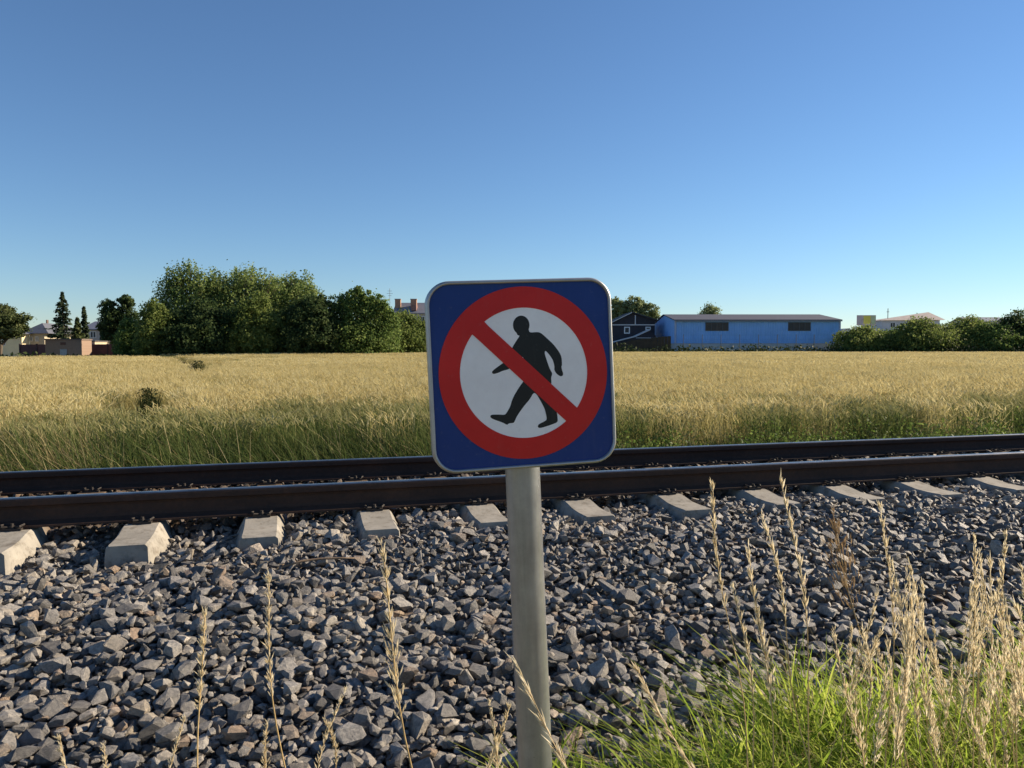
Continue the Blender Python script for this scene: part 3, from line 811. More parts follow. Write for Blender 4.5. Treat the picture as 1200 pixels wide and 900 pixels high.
M_seed = leaf_mat('seed_head', (.62, .52, .33), (.76, .67, .47), (.88, .80, .62), .5, .6, clump=False)
M_seedb = leaf_mat('seed_head_brown', (.24, .16, .09), (.36, .25, .14), (.46, .34, .20), .3, .6, clump=False)
M_stalk = sm('dry_stalk', (.52, .36, .16), .6, .25, 30, bmp=0)
def stalk_variant(seed, dense, spread_, frac, mat):
    r = np.random.default_rng(seed)
    bend = r.uniform(-.05, .05); b2 = r.uniform(-.04, .04)
    line = lambda t: Vector((bend * math.sin(t * 3.14159) + .012 * math.sin(t * 9 + seed), b2 * math.sin(t * 3.14159), t))
    g = G(); ts = np.linspace(0, .985, 13)
    g.tube([line(t) for t in ts], [.0017 * (1 - .72 * t) + .0003 for t in ts], 5)
    stem = g.mesh('stem', M_stalk, smooth=True)
    V = []
    n = int(dense)
    for i in range(n):
        t = 1 - frac + frac * (i / n) ** .9; t = t + .012 * math.sin(t * 140 + seed)
        p = line(t); a = i * 2.4 + r.uniform(-.5, .5)
        taper = math.sin(min(1, (1 - t) / frac * 1.15 + .12) * 3.14159 * .5)
        out = Vector((math.cos(a), math.sin(a), 0))
        m = 1 + int(spread_ * 2.2 * taper)
        for j in range(max(1, m)):
            q = p + out * (spread_ * taper * .010 * (j + .4) * r.uniform(.6, 1.3)) + Vector((0, 0, .012 * j + r.uniform(-.003, .005)))
            dv = (out * r.uniform(.05, .42) + Vector((0, 0, 1))).normalized()
            L = r.uniform(.014, .030); wd = r.uniform(.0009, .0017)
            s1 = dv.orthogonal().normalized(); s1.rotate(Quaternion(dv, r.uniform(0, 6.28)))
            for sd_ in (s1, dv.cross(s1)):
                V.append([q, q + dv * L * .45 + sd_ * wd, q + dv * L, q + dv * L * .45 - sd_ * wd])
    me = quads_mesh('seed_head', np.array([[tuple(p) for p in q] for q in V]), mat)
    return stem, me
slim = [stalk_variant(60 + k, 115, .24 + .13 * (k % 3), .28 + .05 * (k % 3), M_seed) for k in range(7)]
lush = [stalk_variant(80 + k, 95, .5 + .15 * (k % 2), .22 + .04 * (k % 3), M_seed) for k in range(5)]
brown = [stalk_variant(95, 90, 1.2, .22, M_seedb)]
def stalk(top, base, var, label, group='dry grass stalks in front of the ballast', wide=1.0):
    v = top - base; L = v.length
    o = empty('grass_stalk', base); o.rotation_mode = 'QUATERNION'
    q = Vector((0, 0, 1)).rotation_difference(v.normalized()) @ Quaternion((0, 0, 1), float(rng.uniform(0, 6.28)))
    o.rotation_quaternion = q; o.scale = (wide, wide, L)
    tag(o, label, 'grass stalk', group)
    link('stem', var[0], o); link('seed_head', var[1], o)
    return o
def stalk_px(tx, ty, bx, d, var, label, db=0.0, **kw):
    """top pixel, x of the stalk at the lower picture edge, distance"""
    t = pix(tx, ty, d); b = pix(bx, 900, d - db)
    dv = (b - t).normalized(); k = (t.z - .27) / -dv.z
    return stalk(t, t + dv * k, var, label, **kw)
A = 'tall lone dry grass stalk with narrow pale head standing in front of the ballast'
LG = 'lone stalks left of the post'
stalk_px(240, 718, 259, 1.55, slim[0], A, group=LG, wide=1.35)
stalk_px(314, 675, 350, 1.70, slim[1], A, group=LG, wide=1.35)
stalk_px(446, 642, 497, 1.50, slim[2], A, group=LG, wide=1.35)
stalk_px(611, 786, 684, 1.18, slim[3], 'pale dry grass stalk leaning across the front of the post', db=.08)
Bs = 'short dry grass sprig poking up at the foot of the ballast left of the post'
for tx, ty, bx, d, k in ((214, 842, 212, 1.65, 1), (317, 848, 318, 1.7, 2), (379, 845, 384, 1.7, 3), (400, 812, 394, 1.65, 4), (568, 822, 573, 1.55, 5), (596, 826, 585, 1.55, 6), (70, 862, 96, 1.6, 0), (128, 872, 134, 1.62, 2)):
    stalk_px(tx, ty, bx, d, slim[k], Bs, group='short sprigs left of the post')
Cs = 'tall slim dry grass stalk rising out of the green grass'
for tx, ty, bx, d, k in ((836, 566, 876, 1.75, 0), (918, 560, 942, 1.70, 1), (882, 640, 903, 1.6, 2), (893, 612, 945, 1.75, 3), (1034, 598, 1026, 1.75, 4), (1140, 634, 1132, 1.7, 5), (1176, 626, 1168, 1.8, 6), (746, 780, 838, 1.30, 0), (985, 740, 1012, 1.55, 2), (1010, 742, 1020, 1.6, 3), (862, 690, 872, 1.6, 4)):
    stalk_px(tx, ty, bx, d, slim[k], Cs, group='slim stalks right of the post')
stalk_px(976, 606, 1058, 1.7, brown[0], 'brown branching dry grass panicle leaning above the green grass')
Ds = 'pale dry bushy grass stalk in the dense tuft'
for i in range(66):
    px = 985 + 265 * rng.random() ** .75; 
    d = rng.uniform(1.35, 2.05); ty = rng.uniform(655, 820) - 12 * (px > 1100)
    va = lush[i % 5] if i % 2 else slim[i % 7]
    stalk_px(px, ty, px + rng.normal(10, 42), d, va, Ds, group='dense dry grass tuft right of the post', wide=.72)

# a thin stick lying on the stones
g = G(); a, b = pix(330, 655, 3.35), pix(420, 640, 3.5)
for p in (a, b): p.z = float(bed_z(p.x, p.y)) + .035
mid = (a + b) / 2 + Vector((0, .02, .012))
g.tube([a, (a + mid) / 2 + Vector((0, .008, .006)), mid, (mid + b) / 2 + Vector((0, -.01, .004)), b], [.005, .006, .0055, .005, .003], 6)
o = g.build('stick', sm('stick_bark', (.16, .11, .07), .85, .3, 20), None, True)
tag(o, 'thin dry stick lying on the ballast near the sleeper ends', 'stick')

# ------------------------------------------------------------------ trees
M_bark = sm('bark', (.10, .075, .05), .9, .4, 3, bmp=.6, bd=.05)
LV = {
 'willow': leaf_mat('leaves_willow', (0.099, 0.142, 0.043), (0.186, 0.251, 0.074), (0.326, 0.380, 0.135), .5),
 'dark': leaf_mat('leaves_dark', (0.036, 0.061, 0.025), (0.065, 0.101, 0.036), (0.118, 0.154, 0.058), .5),
 'mid': leaf_mat('leaves_mid', (0.072, 0.117, 0.032), (0.132, 0.198, 0.053), (0.243, 0.304, 0.092), .5),
 'light': leaf_mat('leaves_light', (0.088, 0.127, 0.033), (0.154, 0.204, 0.055), (0.275, 0.314, 0.099), .5),
 'pale': leaf_mat('leaves_pale', (0.144, 0.180, 0.082), (0.234, 0.278, 0.126), (0.360, 0.396, 0.198), .5),
 'spruce': leaf_mat('needles_spruce', (0.030, 0.048, 0.027), (0.053, 0.075, 0.039), (0.090, 0.112, 0.053), .15),
 'pine':   leaf_mat('needles_pine', (0.050, 0.072, 0.026), (0.090, 0.115, 0.044), (0.150, 0.165, 0.070), .35),
}
def crown_mesh(blobs, n, leaf, r, mat, droop=0.0, clumps=42, aspect=1.4, shell=.45):
    n = int(n * 4.2); leaf = leaf * .78; clumps = int(clumps * 2.2)
    vol = np.array([b[3] * b[4] * b[5] for b in blobs]) ** .67; vol /= vol.sum()
    C, T, NN = [], [], []
    for b, f in zip(blobs, vol):
        c0 = np.array(b[:3]); rr = np.array(b[3:6])
        nc = max(8, int(clumps * f * len(blobs)))
        dr = r.normal(size=(nc, 3)); dr /= np.linalg.norm(dr, axis=1)[:, None]
        rad = shell + (1.08 - shell) * r.random(nc) ** .7
        cc = c0 + dr * rr * rad[:, None]
        cr = rr.mean() * r.uniform(.16, .34, nc)
        m = int(n * f); k = r.integers(0, nc, m)
        g = r.normal(size=(m, 3)) * .55
        g[:, 2] *= .75
        p = cc[k] + g * cr[k][:, None]
        if droop:
            h = r.random(m) ** 1.4
            p[:, 2] -= h * droop * (.5 + r.random(nc)[k])
            p[:, :2] = cc[k][:, :2] + g[:, :2] * cr[k][:, None] * (1 - .45 * h)[:, None]
        C.append(p); T.append(r.random(nc)[k]); NN.append((p - cc[k]) / cr[k][:, None] * .6 + (p - c0) / rr * .9 + np.array([0, 0, .25]))
    C = np.concatenate(C); T = np.concatenate(T); NN = np.concatenate(NN)
    keep = C[:, 2] > .15
    C, T, NN = C[keep], T[keep], NN[keep]
    V = leaf_quads(C, NN, r.uniform(.6, 1.35, len(C)) * leaf, r, aspect, .7)
    return quads_mesh('crown', V, mat, tint=np.repeat(T, 4))
def limbs(g, blobs, h, rt, r, k=1.0):
    x0, y0 = 0, 0
    fork = h * .28
    g.tube([(0, 0, -.3), (r.normal(0, .05), r.normal(0, .05), fork * .5), (0, 0, fork)], [rt * 1.25, rt, rt * .85], 8)
    for b in blobs:
        e = Vector(b[:3]); s = Vector((0, 0, fork * .92))
        m = (s + e) / 2 + Vector((r.normal(0, .25), r.normal(0, .25), -.1 * (e - s).length * .3))
        g.tube([s, (s + m) / 2, m, e], [rt * .6, rt * .5, rt * .38, rt * .14], 6)
        for j in range(4):
            dv = r.normal(size=3); dv /= np.linalg.norm(dv); e2 = e + Vector(dv * np.array(b[3:6]) * .75)
            g.tube([m, (m + e2) / 2 + Vector((0, 0, .15)), e2], [rt * .25, rt * .18, rt * .05], 5)
def tree(name, label, px, d, top_py, half_px, kind, blobs, n=5200, leaf=.26, droop=0, group=None, cat='tree', ground=None, seed=0, clumps=46, wdepth=1.0, trunk=.022):
    """blobs in units: x and radius of half width, z of height"""
    r = np.random.default_rng(seed + int(px))
    p = c2w(px_x(px, d), d)
    gz = float(ground_z(p.x, p.y)) if ground is None else ground
    H = CAM.z + (408 - top_py) / FPX * d - gz; Wd = half_px / FPX * d
    bl = [(b[0] * Wd, b[1] * Wd * wdepth, b[2] * H, b[3] * Wd, b[3] * Wd * wdepth, b[4] * H) for b in blobs]
    root = empty(name, (p.x, p.y, gz), -YAW); tag(root, label, cat, group)
    g = G(); limbs(g, bl, H, H * trunk, r); g.build('trunk', M_bark, root, True)
    link('crown', crown_mesh(bl, n, leaf, r, LV[kind], droop, clumps), root)
    return root
ROUND = [(0, 0, .62, .62, .36), (-.45, .1, .48, .5, .28), (.45, -.1, .5, .5, .29), (.05, .45, .45, .5, .28), (-.05, -.45, .42, .55, .28), (.1, 0, .80, .36, .18)]
TALL = [(0, 0, .68, .62, .30), (-.46, .1, .52, .54, .30), (.48, 0, .55, .54, .30), (0, -.5, .40, .7, .30), (-.45, -.2, .26, .55, .24), (.45, .2, .28, .55, .24), (0, 0, .2, .7, .2), (.02, .05, .84, .42, .15), (-.35, 0, .74, .36, .16), (.38, 0, .76, .34, .15)]
BUSH = [(0, 0, .55, .62, .42), (-.55, 0, .40, .5, .40), (.55, .1, .42, .5, .42), (-.2, -.45, .30, .6, .34), (.3, -.4, .33, .55, .36), (.1, .1, .74, .42, .25), (-.3, 0, .62, .4, .26), (-.6, 0, .16, .4, .2), (.6, 0, .16, .4, .2)]
def feathery(seed):
    r = np.random.default_rng(seed); out = [(0, 0, .5, .75, .36), (0, -.3, .25, .8, .26), (-.4, 0, .3, .6, .28), (.4, 0, .3, .6, .28)]
    for i in range(15):
        a = -1 + 2 * (i + r.uniform(.2, .8)) / 15; top = 1 - .30 * abs(a) ** 2.6 - r.uniform(0, .15)
        out.append((a * .82, r.uniform(-.5, .3), top - .13, r.uniform(.13, .27), r.uniform(.09, .16)))
    return out
AIRY = [(-.45, 0, .78, .32, .14), (.3, .1, .86, .34, .12), (-.1, -.2, .62, .42, .16), (.5, 0, .62, .34, .15), (-.55, .1, .52, .36, .15), (.1, .2, .42, .46, .16), (.5, -.1, .38, .4, .15), (-.3, -.1, .3, .4, .15)]
GT = 'trees beyond the left half of the field'
tree('willow_tree', 'tall feathery willow at the ragged left end of the big tree group', 226, 80, 302, 50, 'willow', feathery(1), 9000, .20, 2.4, GT, clumps=70)
tree('willow_tree', 'highest feathery willow in the middle of the big tree group', 290, 82, 298, 56, 'willow', feathery(2), 10000, .20, 2.6, GT, clumps=70, seed=5)
tree('willow_tree', 'feathery willow on the sloping right shoulder of the big tree group', 345, 84, 312, 46, 'willow', feathery(3), 9000, .20, 1.6, GT, clumps=70, seed=9)
tree('leafy_tree', 'yellow green leafy tree in front of the tall willows', 300, 75, 343, 34, 'light', BUSH, 6500, .20, 0, GT, seed=2)
tree('leafy_tree', 'dense dark bushy tree at the foot of the left willow', 236, 74, 352, 46, 'dark', BUSH, 7500, .22, 0, GT, seed=3)
tree('leafy_tree', 'dense dark rounded tree between the willows and the mid green tree', 368, 76, 344, 40, 'dark', BUSH, 8000, .22, 0, GT, seed=4)
tree('leafy_tree', 'mid green rounded tree at the right of the big tree group', 424, 78, 334, 46, 'mid', feathery(5), 9000, .20, 0, GT, seed=6)
tree('leafy_tree', 'low light green tree below the apartment roof beside the sign', 472, 84, 364, 32, 'light', BUSH, 6000, .20, 0, GT, seed=7)
tree('leafy_tree', 'low dark green tree partly hidden behind the sign panel', 506, 86, 371, 26, 'mid', BUSH, 4500, .20, 0, GT, seed=8)
tree('leafy_tree', 'small light green tree in front of the dark red fence', 182, 72, 352, 21, 'light', TALL, 4200, .18, 0, GT, seed=10, trunk=.03)
tree('leafy_tree', 'open dark leafy tree behind the dark red fence', 140, 88, 345, 27, 'dark', AIRY, 4600, .22, 0, GT, seed=11, trunk=.02)
tree('leafy_tree', 'rounded light green shrub tree below the open dark tree', 153, 76, 372, 17, 'mid', TALL, 2800, .18, 0, GT, seed=12)
tree('pine_tree', 'spreading olive green pine in front of the beige house', 2, 76, 354, 33, 'pine', [(-.3, 0, .86, .6, .09), (.35, 0, .72, .6, .08), (-.4, .1, .62, .6, .09), (.45, 0, .55, .5, .08), (-.1, 0, .48, .7, .08), (-.5, 0, .75, .5, .08)], 5200, .2, 0, GT, seed=13, trunk=.03)
def conifer(label, px, d, top_py, half_px, kind, name='spruce_tree', ragged=1.0, n=60, start=.06):
    r = np.random.default_rng(int(px) + 77)
    p = c2w(px_x(px, d), d); gz = float(ground_z(p.x, p.y))
    H = CAM.z + (408 - top_py) / FPX * d - gz; Wd = half_px / FPX * d
    root = empty(name, (p.x, p.y, gz), -YAW); tag(root, label, 'tree', GT)
    g = G(); g.tube([(0, 0, -.3), (.02, 0, H * .5), (0, 0, H * .98)], [H * .022, H * .014, .02], 8); g.build('trunk', M_bark, root, True)
    C, T, NN = [], [], []
    nb = int(n * 3)
    for i in range(nb):
        t = start + (1 - start) * (i / nb); L = Wd * (1 - t) ** .82 * r.uniform(.65, 1.12) * (1 + .25 * ragged * r.normal()) + .08
        a = r.uniform(0, 6.28); m = int(14 + 26 * (1 - t)); s = r.random(m) ** .7
        dz = -.22 * s * L + .10 * s ** 3 * L
        wv = .16 * L * (1 - s * .7)
        pts = np.stack([np.cos(a) * s * L - np.sin(a) * r.normal(0, 1, m) * wv, np.sin(a) * s * L + np.cos(a) * r.normal(0, 1, m) * wv, t * H + dz - np.abs(r.normal(0, .10, m))], -1)
        C.append(pts); T.append(np.full(m, r.random())); NN.append(np.tile([math.cos(a) * .5, math.sin(a) * .5, .8], (m, 1)))
    C = np.concatenate(C); T = np.concatenate(T); NN = np.concatenate(NN)
    V = leaf_quads(C, NN, r.uniform(.12, .26, len(C)), r, 1.8, .5)
    link('crown', quads_mesh('crown', V, LV[kind], tint=np.repeat(T, 4)), root)
conifer('tall ragged dark spruce behind the brick hut', 75, 94, 342, 20, 'spruce')
conifer('slim dark pointed spruce behind the dark red fence', 100, 96, 359, 9, 'spruce', n=44)
conifer('pale green soft conifer between the two dark spruces', 92, 90, 372, 11, 'pine', 'conifer_tree', .5)
GR = 'trees behind the warehouse and dark house'
tree('leafy_tree', 'pale green tree with three rounded heads behind the dark house', 742, 150, 348, 30, 'pale', [(-.62, 0, .72, .34, .27), (0, 0, .78, .36, .22), (.58, 0, .66, .36, .22), (0, .2, .45, .8, .25)], 6000, .34, 0, GR, seed=14)
tree('leafy_tree', 'pale green tree top showing above the blue warehouse roof', 831, 160, 358, 20, 'pale', ROUND, 3600, .34, 0, GR, seed=15)
GB = 'bushes along the field edge right of the warehouse'
for px, tp, hp, kd, lab, sd_ in (
    (1010, 382, 27, 'mid', 'dark green bush right beside the blue warehouse corner', 1), (1046, 386, 24, 'mid', 'low green bush under the white house wall', 2),
    (1076, 372, 28, 'mid', 'tall green bush in front of the reddish roof', 3), (1104, 380, 26, 'light', 'light green bush below the end of the reddish roof', 4),
    (1134, 371, 28, 'mid', 'full green bush between the reddish roof and the grey roof', 5), (1163, 377, 25, 'mid', 'rounded green bush in front of the small grey roof', 6),
    (1193, 363, 24, 'dark', 'tall dark green bush beyond the small grey roof', 7), (1188, 389, 22, 'light', 'low yellow green bush at the foot of the tall dark bush', 8),
    (1235, 372, 34, 'mid', 'broad green bush at the end of the bush row', 9)):
    tree('bush', lab, px, 108 + (sd_ % 3) * 1.5, tp, hp * 1.3, 'light' if kd == 'mid' and sd_ % 2 else kd, BUSH, 4200, .24, 0, GB, 'bush', seed=20 + sd_)
# rough growth along the far field edge
def edge_growth():
    r = np.random.default_rng(55)
    C, H = [], []
    n = 15000
    xc = r.uniform(-75, 110, n); d = field_far(xc) + r.uniform(.3, 3.2, n)
    P = [c2w(a, b) for a, b in zip(xc, d)]
    X = np.array([p.x for p in P]); Y = np.array([p.y for p in P])
    hh = (.55 + .55 * r.random(n)) * (1 + .35 * lumps(xc, d * 0, .9, 3)); hh = np.where(xc > 12, hh * 1.55, hh * .95)
    C = np.stack([X, Y, ground_z(X, Y) + r.random(n) ** .7 * hh], -1)
    V = leaf_quads(C, np.tile([0, -.4, .7], (n, 1)), r.uniform(.14, .34, n), r, 1.5)
    o = link('field_edge_growth', quads_mesh('field_edge_growth', V, leaf_mat('edge_leaves', (.022, .034, .012), (.035, .052, .017), (.06, .075, .028), .2, clump=False)))
    tag(o, 'dark rough undergrowth along the far edge of the wheat', 'undergrowth', kind='stuff')
edge_growth()

# ------------------------------------------------------------------ buildings
M_glass = sm('dark_glass', (.02, .022, .026), .35, .3, 3, bmp=0)
M_wframe = sm('white_frame', (.72, .72, .70), .5, .08, 8)
def at_building(name, label, px, d, cat='building', rz=0.0, gz=None):
    p = c2w(px_x(px, d), d)
    z = float(ground_z(p.x, p.y)) if gz is None else gz
    o = empty(name, (p.x, p.y, z), -YAW + rz); tag(o, label, cat)
    return o, z
def window(root, x0, x1, z0, z1, y=0.0, frame=M_wframe, panes=2, fw=.07, axis='y'):
    """frame proud of the wall at local y, panes recessed behind it; x runs along the wall"""
    def bx(g, a, b, c, e, ya, yb):
        if axis == 'y': g.box(a, b, ya, yb, c, e)
        else: g.box(-yb, -ya, a, b, c, e)
    g = G()
    bx(g, x0, x1, z0, z0 + fw, y - .05, y + .02); bx(g, x0, x1, z1 - fw, z1, y - .05, y + .02)
    for k in range(panes + 1):
        xx = x0 + (x1 - x0 - fw) * k / panes
        bx(g, xx, xx + fw, z0 + fw, z1 - fw, y - .048, y + .02)
    f = g.build('window', frame, root)
    for k in range(panes):
        a = x0 + (x1 - x0 - fw) * k / panes + fw; b = x0 + (x1 - x0 - fw) * (k + 1) / panes
        g = G(); bx(g, a, b, z0 + fw, z1 - fw, y - .02, y - .012); g.build('pane', M_glass, f)
def gable_house(root, x0, x1, y0, y1, ze, zr, wall, roof, ov=.4, along='x', thick=.16, z0=-.6):
    """walls with gables and a two-slope roof; ridge along x or y"""
    g = G()
    if along == 'x':
        ym = (y0 + y1) / 2
        g.prism([(y0, z0), (y1, z0), (y1, ze), (ym, zr), (y0, ze)], x0, x1, axis='x')
    else:
        xm = (x0 + x1) / 2
        g.prism([(x0, z0), (x1, z0), (x1, ze), (xm, zr), (x0, ze)], y0, y1, axis='y')
    g.build('wall', wall, root)
    if along == 'x': a0, a1, b0, b1 = y0, y1, x0 - ov, x1 + ov
    else: a0, a1, b0, b1 = x0, x1, y0 - ov, y1 + ov
    am = (a0 + a1) / 2; s = (zr - ze) / (am - a0); e = ov * s
    for sgn in (0, 1):
        ea = a0 - ov if sgn == 0 else a1 + ov
        g = G()
        g.prism([(ea, ze - e + .02), (am, zr + .02), (am, zr + .02 + thick), (ea, ze - e + .02 + thick)], b0, b1, axis='x' if along == 'x' else 'y')
        g.build('roof', roof, root)

# blue warehouse, front parallel to the picture
def warehouse():
    d = 115.0; k = d / FPX
    root, gz = at_building('warehouse', 'long blue metal-clad warehouse with a pale plinth and two dark windows', 887, d, 'warehouse')
    hw = (982.5 - 790.5) / 2 * k; dep = 16.5
    ze = CAM.z + (408 - 375.5) * k - gz; zr = CAM.z + (408 - 369.6) * (d + dep / 2) / FPX - gz; zp = CAM.z + (408 - 402.3) * k - gz
    M_b = sm('blue_cladding', (.19, .43, .82), .45, .10, .7, bmp=.05)
    M_rf = sm('warehouse_roof', (.045, .050, .080), .8, .15, .5, bmp=.05)
    M_pl = sm('plinth_concrete', (.46, .46, .45), .85, .12, 1.2)
    # corrugated cladding: trapezoid ribs, front and back, then the ends
    def corr(L, pitch=.36, dep_=.045):
        p = []; x = 0.0
        while x < L - 1e-6:
            for a, b in ((0, 0), (.55, 0), (.65, dep_), (.9, dep_)): 
                if x + a * pitch <= L: p.append((x + a * pitch, b))
            x += pitch
        p.append((L, 0)); return p
    wf = 2 * hw
    def wall(fn, L, ztop):
        g = G(); p = corr(L); v = []; f = []
        for a, b in p: v += [fn(a, b, zp), fn(a, b, ztop(a))]
        for i in range(len(p) - 1): f.append((2 * i, 2 * i + 2, 2 * i + 3, 2 * i + 1))
        g.add(v, f); g.build('cladding', M_b, root)
    wall(lambda a, b, z: (-hw + a, -b, z), wf, lambda a: ze)
    wall(lambda a, b, z: (-hw + a, dep + b, z), wf, lambda a: ze)
    gt = lambda a: ze + (zr - ze) * (1 - abs(a - dep / 2) / (dep / 2))
    wall(lambda a, b, z: (-hw - b, a, z), dep, gt); wall(lambda a, b, z: (hw + b, a, z), dep, gt)
    g = G(); g.box(-hw + .03, hw - .03, .03, dep - .03, -.8, zp); g.build('plinth', M_pl, root)
    # inner core so that no light leaks through
    for s in (0, 1):
        ya = -.35 if s == 0 else dep + .35
        g = G(); sl = (zr - ze) / (dep / 2); zlow = ze - .35 * sl
        g.prism([(ya, zlow + .03), (dep / 2, zr + .03), (dep / 2, zr + .15), (ya, zlow + .15)], -hw - .25, hw + .25, axis='x'); g.build('roof', M_rf, root)
    M_trim = sm('warehouse_trim', (.30, .40, .58), .5, .1, 2)
    for x in (-hw, hw):
        g = G(); g.box(x - .14, x + .14, -.09, .10, zp, ze - .05); g.build('corner_trim', M_trim, root)
    g = G()
    g.box(-hw - .2, hw + .2, -.52, -.36, ze - .16, ze - .03); g.build('gutter', sm('gutter_grey', (.22, .23, .26), .5), root)
    M_df = sm('dark_window_frame', (.06, .07, .08), .5)
    for a, b in ((826, 853), (922.5, 949)):
        xa, xb = (a - 887) * k, (b - 887) * k
        window(root, xa, xb, CAM.z + (408 - 387.8) * k - gz, CAM.z + (408 - 377.8) * k - gz, -.05, M_df, 4, .10)
warehouse()
# wire fence in front of it
def wire_fence():
    d = 111.0; k = d / FPX
    p = c2w(px_x(887, d), d); gz = float(ground_z(p.x, p.y))
    root = empty('wire_fence', (p.x, p.y, gz), -YAW); tag(root, 'thin dark wire fence on posts in front of the blue warehouse', 'fence')
    M_post = sm('fence_post_green', (.012, .018, .02), .6); ht = CAM.z + (408 - 392.0) * k - gz
    g = G(); g.tube([(0, 0, -.4), (0, 0, ht)], .035, 6); pm = g.mesh('post', M_post)
    xs = [(q - 887) * k for q in (800.5, 822.5, 844.5, 866.5, 888.5, 910.5, 932.5, 953.5, 975.5)]
    for x in xs: o = link('post', pm, root); o.location = (x, 0, 0)
    for z in np.linspace(.25, ht - .08, 5):
        g = G(); g.tube([(xs[0], -.04, z), (xs[-1], -.04, z)], .006, 4); g.build('wire', M_post, root)
wire_fence()
# dark timber house with white trim
def dark_house():
    d = 122.0; k = d / FPX
    root, gz = at_building('timber_house', 'dark timber house with white trim and two small windows beside the warehouse', 745, d, 'house')
    Z = lambda py: CAM.z + (408 - py) * k - gz
    X = lambda px: (px - 745) * k
    M_w = sm('dark_timber', (.028, .026, .034), .75, .25, 1.5); M_r = sm('dark_roofing', (.05, .048, .055), .8, .2, 1)
    x0, x1 = X(713), X(767); xm = (x0 + x1) / 2
    g = G(); g.prism([(x0, -.5), (x1, -.5), (x1, Z(375)), (xm, Z(367)), (x0, Z(380))], 0, 9); g.build('wall', M_w, root)
    for xa, za, xb, zb in ((X(709), Z(381.6), xm, Z(366.6)), (xm, Z(366.6), X(770.5), Z(376.2))):
        g = G(); g.prism([(xa, za), (xb, zb), (xb, zb + .16), (xa, za + .16)], -.5, 9.4); g.build('roof', M_r, root)
    M_t = sm('white_trim', (.60, .60, .60), .6, .1, 2)
    g = G(); g.prism([(X(709), Z(381.8)), (xm - .05, Z(366.9)), (xm - .05, Z(366.0)), (X(709), Z(380.9))], -.56, -.503); g.build('barge_board', M_t, root)
    g = G(); g.box(x0, x1, -.08, -.003, Z(381.3), Z(380.2)); g.build('trim_band', M_t, root)
    for a, b, c, e in ((731, 737.8, 383, 391), (756, 762.2, 383, 386.8)):
        window(root, X(a), X(b), Z(e), Z(c), -.02, M_wframe, 1, .16)
    g = G(); g.tube([(X(744), -.1, Z(381)), (X(744), -.1, Z(372)), (X(744), -.1, Z(369.5))], .09, 8)
    g.build('flue', M_t, root)
    # lean-to shed in front with white edge boards
    g = G(); g.prism([(X(716), -.5), (X(764), -.5), (X(764), Z(394)), (X(757), Z(388)), (X(741), Z(394.8)), (X(716), Z(401))], -3.2, -.1); g.build('lean_to', M_w, root)
    for pa, pb in (((741, 395), (757, 387.6)), ((716, 401.4), (741, 395))):
        xa, za = X(pa[0]), Z(pa[1]); xb, zb = X(pb[0]), Z(pb[1])
        g = G(); g.prism([(xa, za), (xb, zb), (xb, zb + .13), (xa, za + .13)], -3.4, -.08); g.build('lean_to_edge', M_t, root)
    g = G(); g.box(X(741), X(765), -3.3, -3.2, Z(396.6), Z(396)); g.build('lean_to_edge', M_t, root)
dark_house()
def board_fence():
    d = 109.0; k = d / FPX
    p = c2w(px_x(752, d), d); gz = float(ground_z(p.x, p.y))
    root = empty('board_fence', (p.x, p.y, gz), -YAW); tag(root, 'dark brown board fence stepping up to the warehouse gable', 'fence')
    M_f = sm('fence_boards', (.045, .036, .022), .85, .35, 1.5)
    xs = np.linspace((708 - 752) * k, (786 - 752) * k, 21)
    for i in range(20):
        px = 708 + 78 * (i + .5) / 20
        py = np.interp(px, [708, 728, 742, 765, 776, 786], [404, 402, 398.5, 396, 394.5, 394])
        g = G(); g.box(xs[i] + .01, xs[i + 1] - .01, -.02, .02, -.4, CAM.z + (408 - py) * k - gz + (i % 3) * .02); g.build('board', M_f, root)
board_fence()

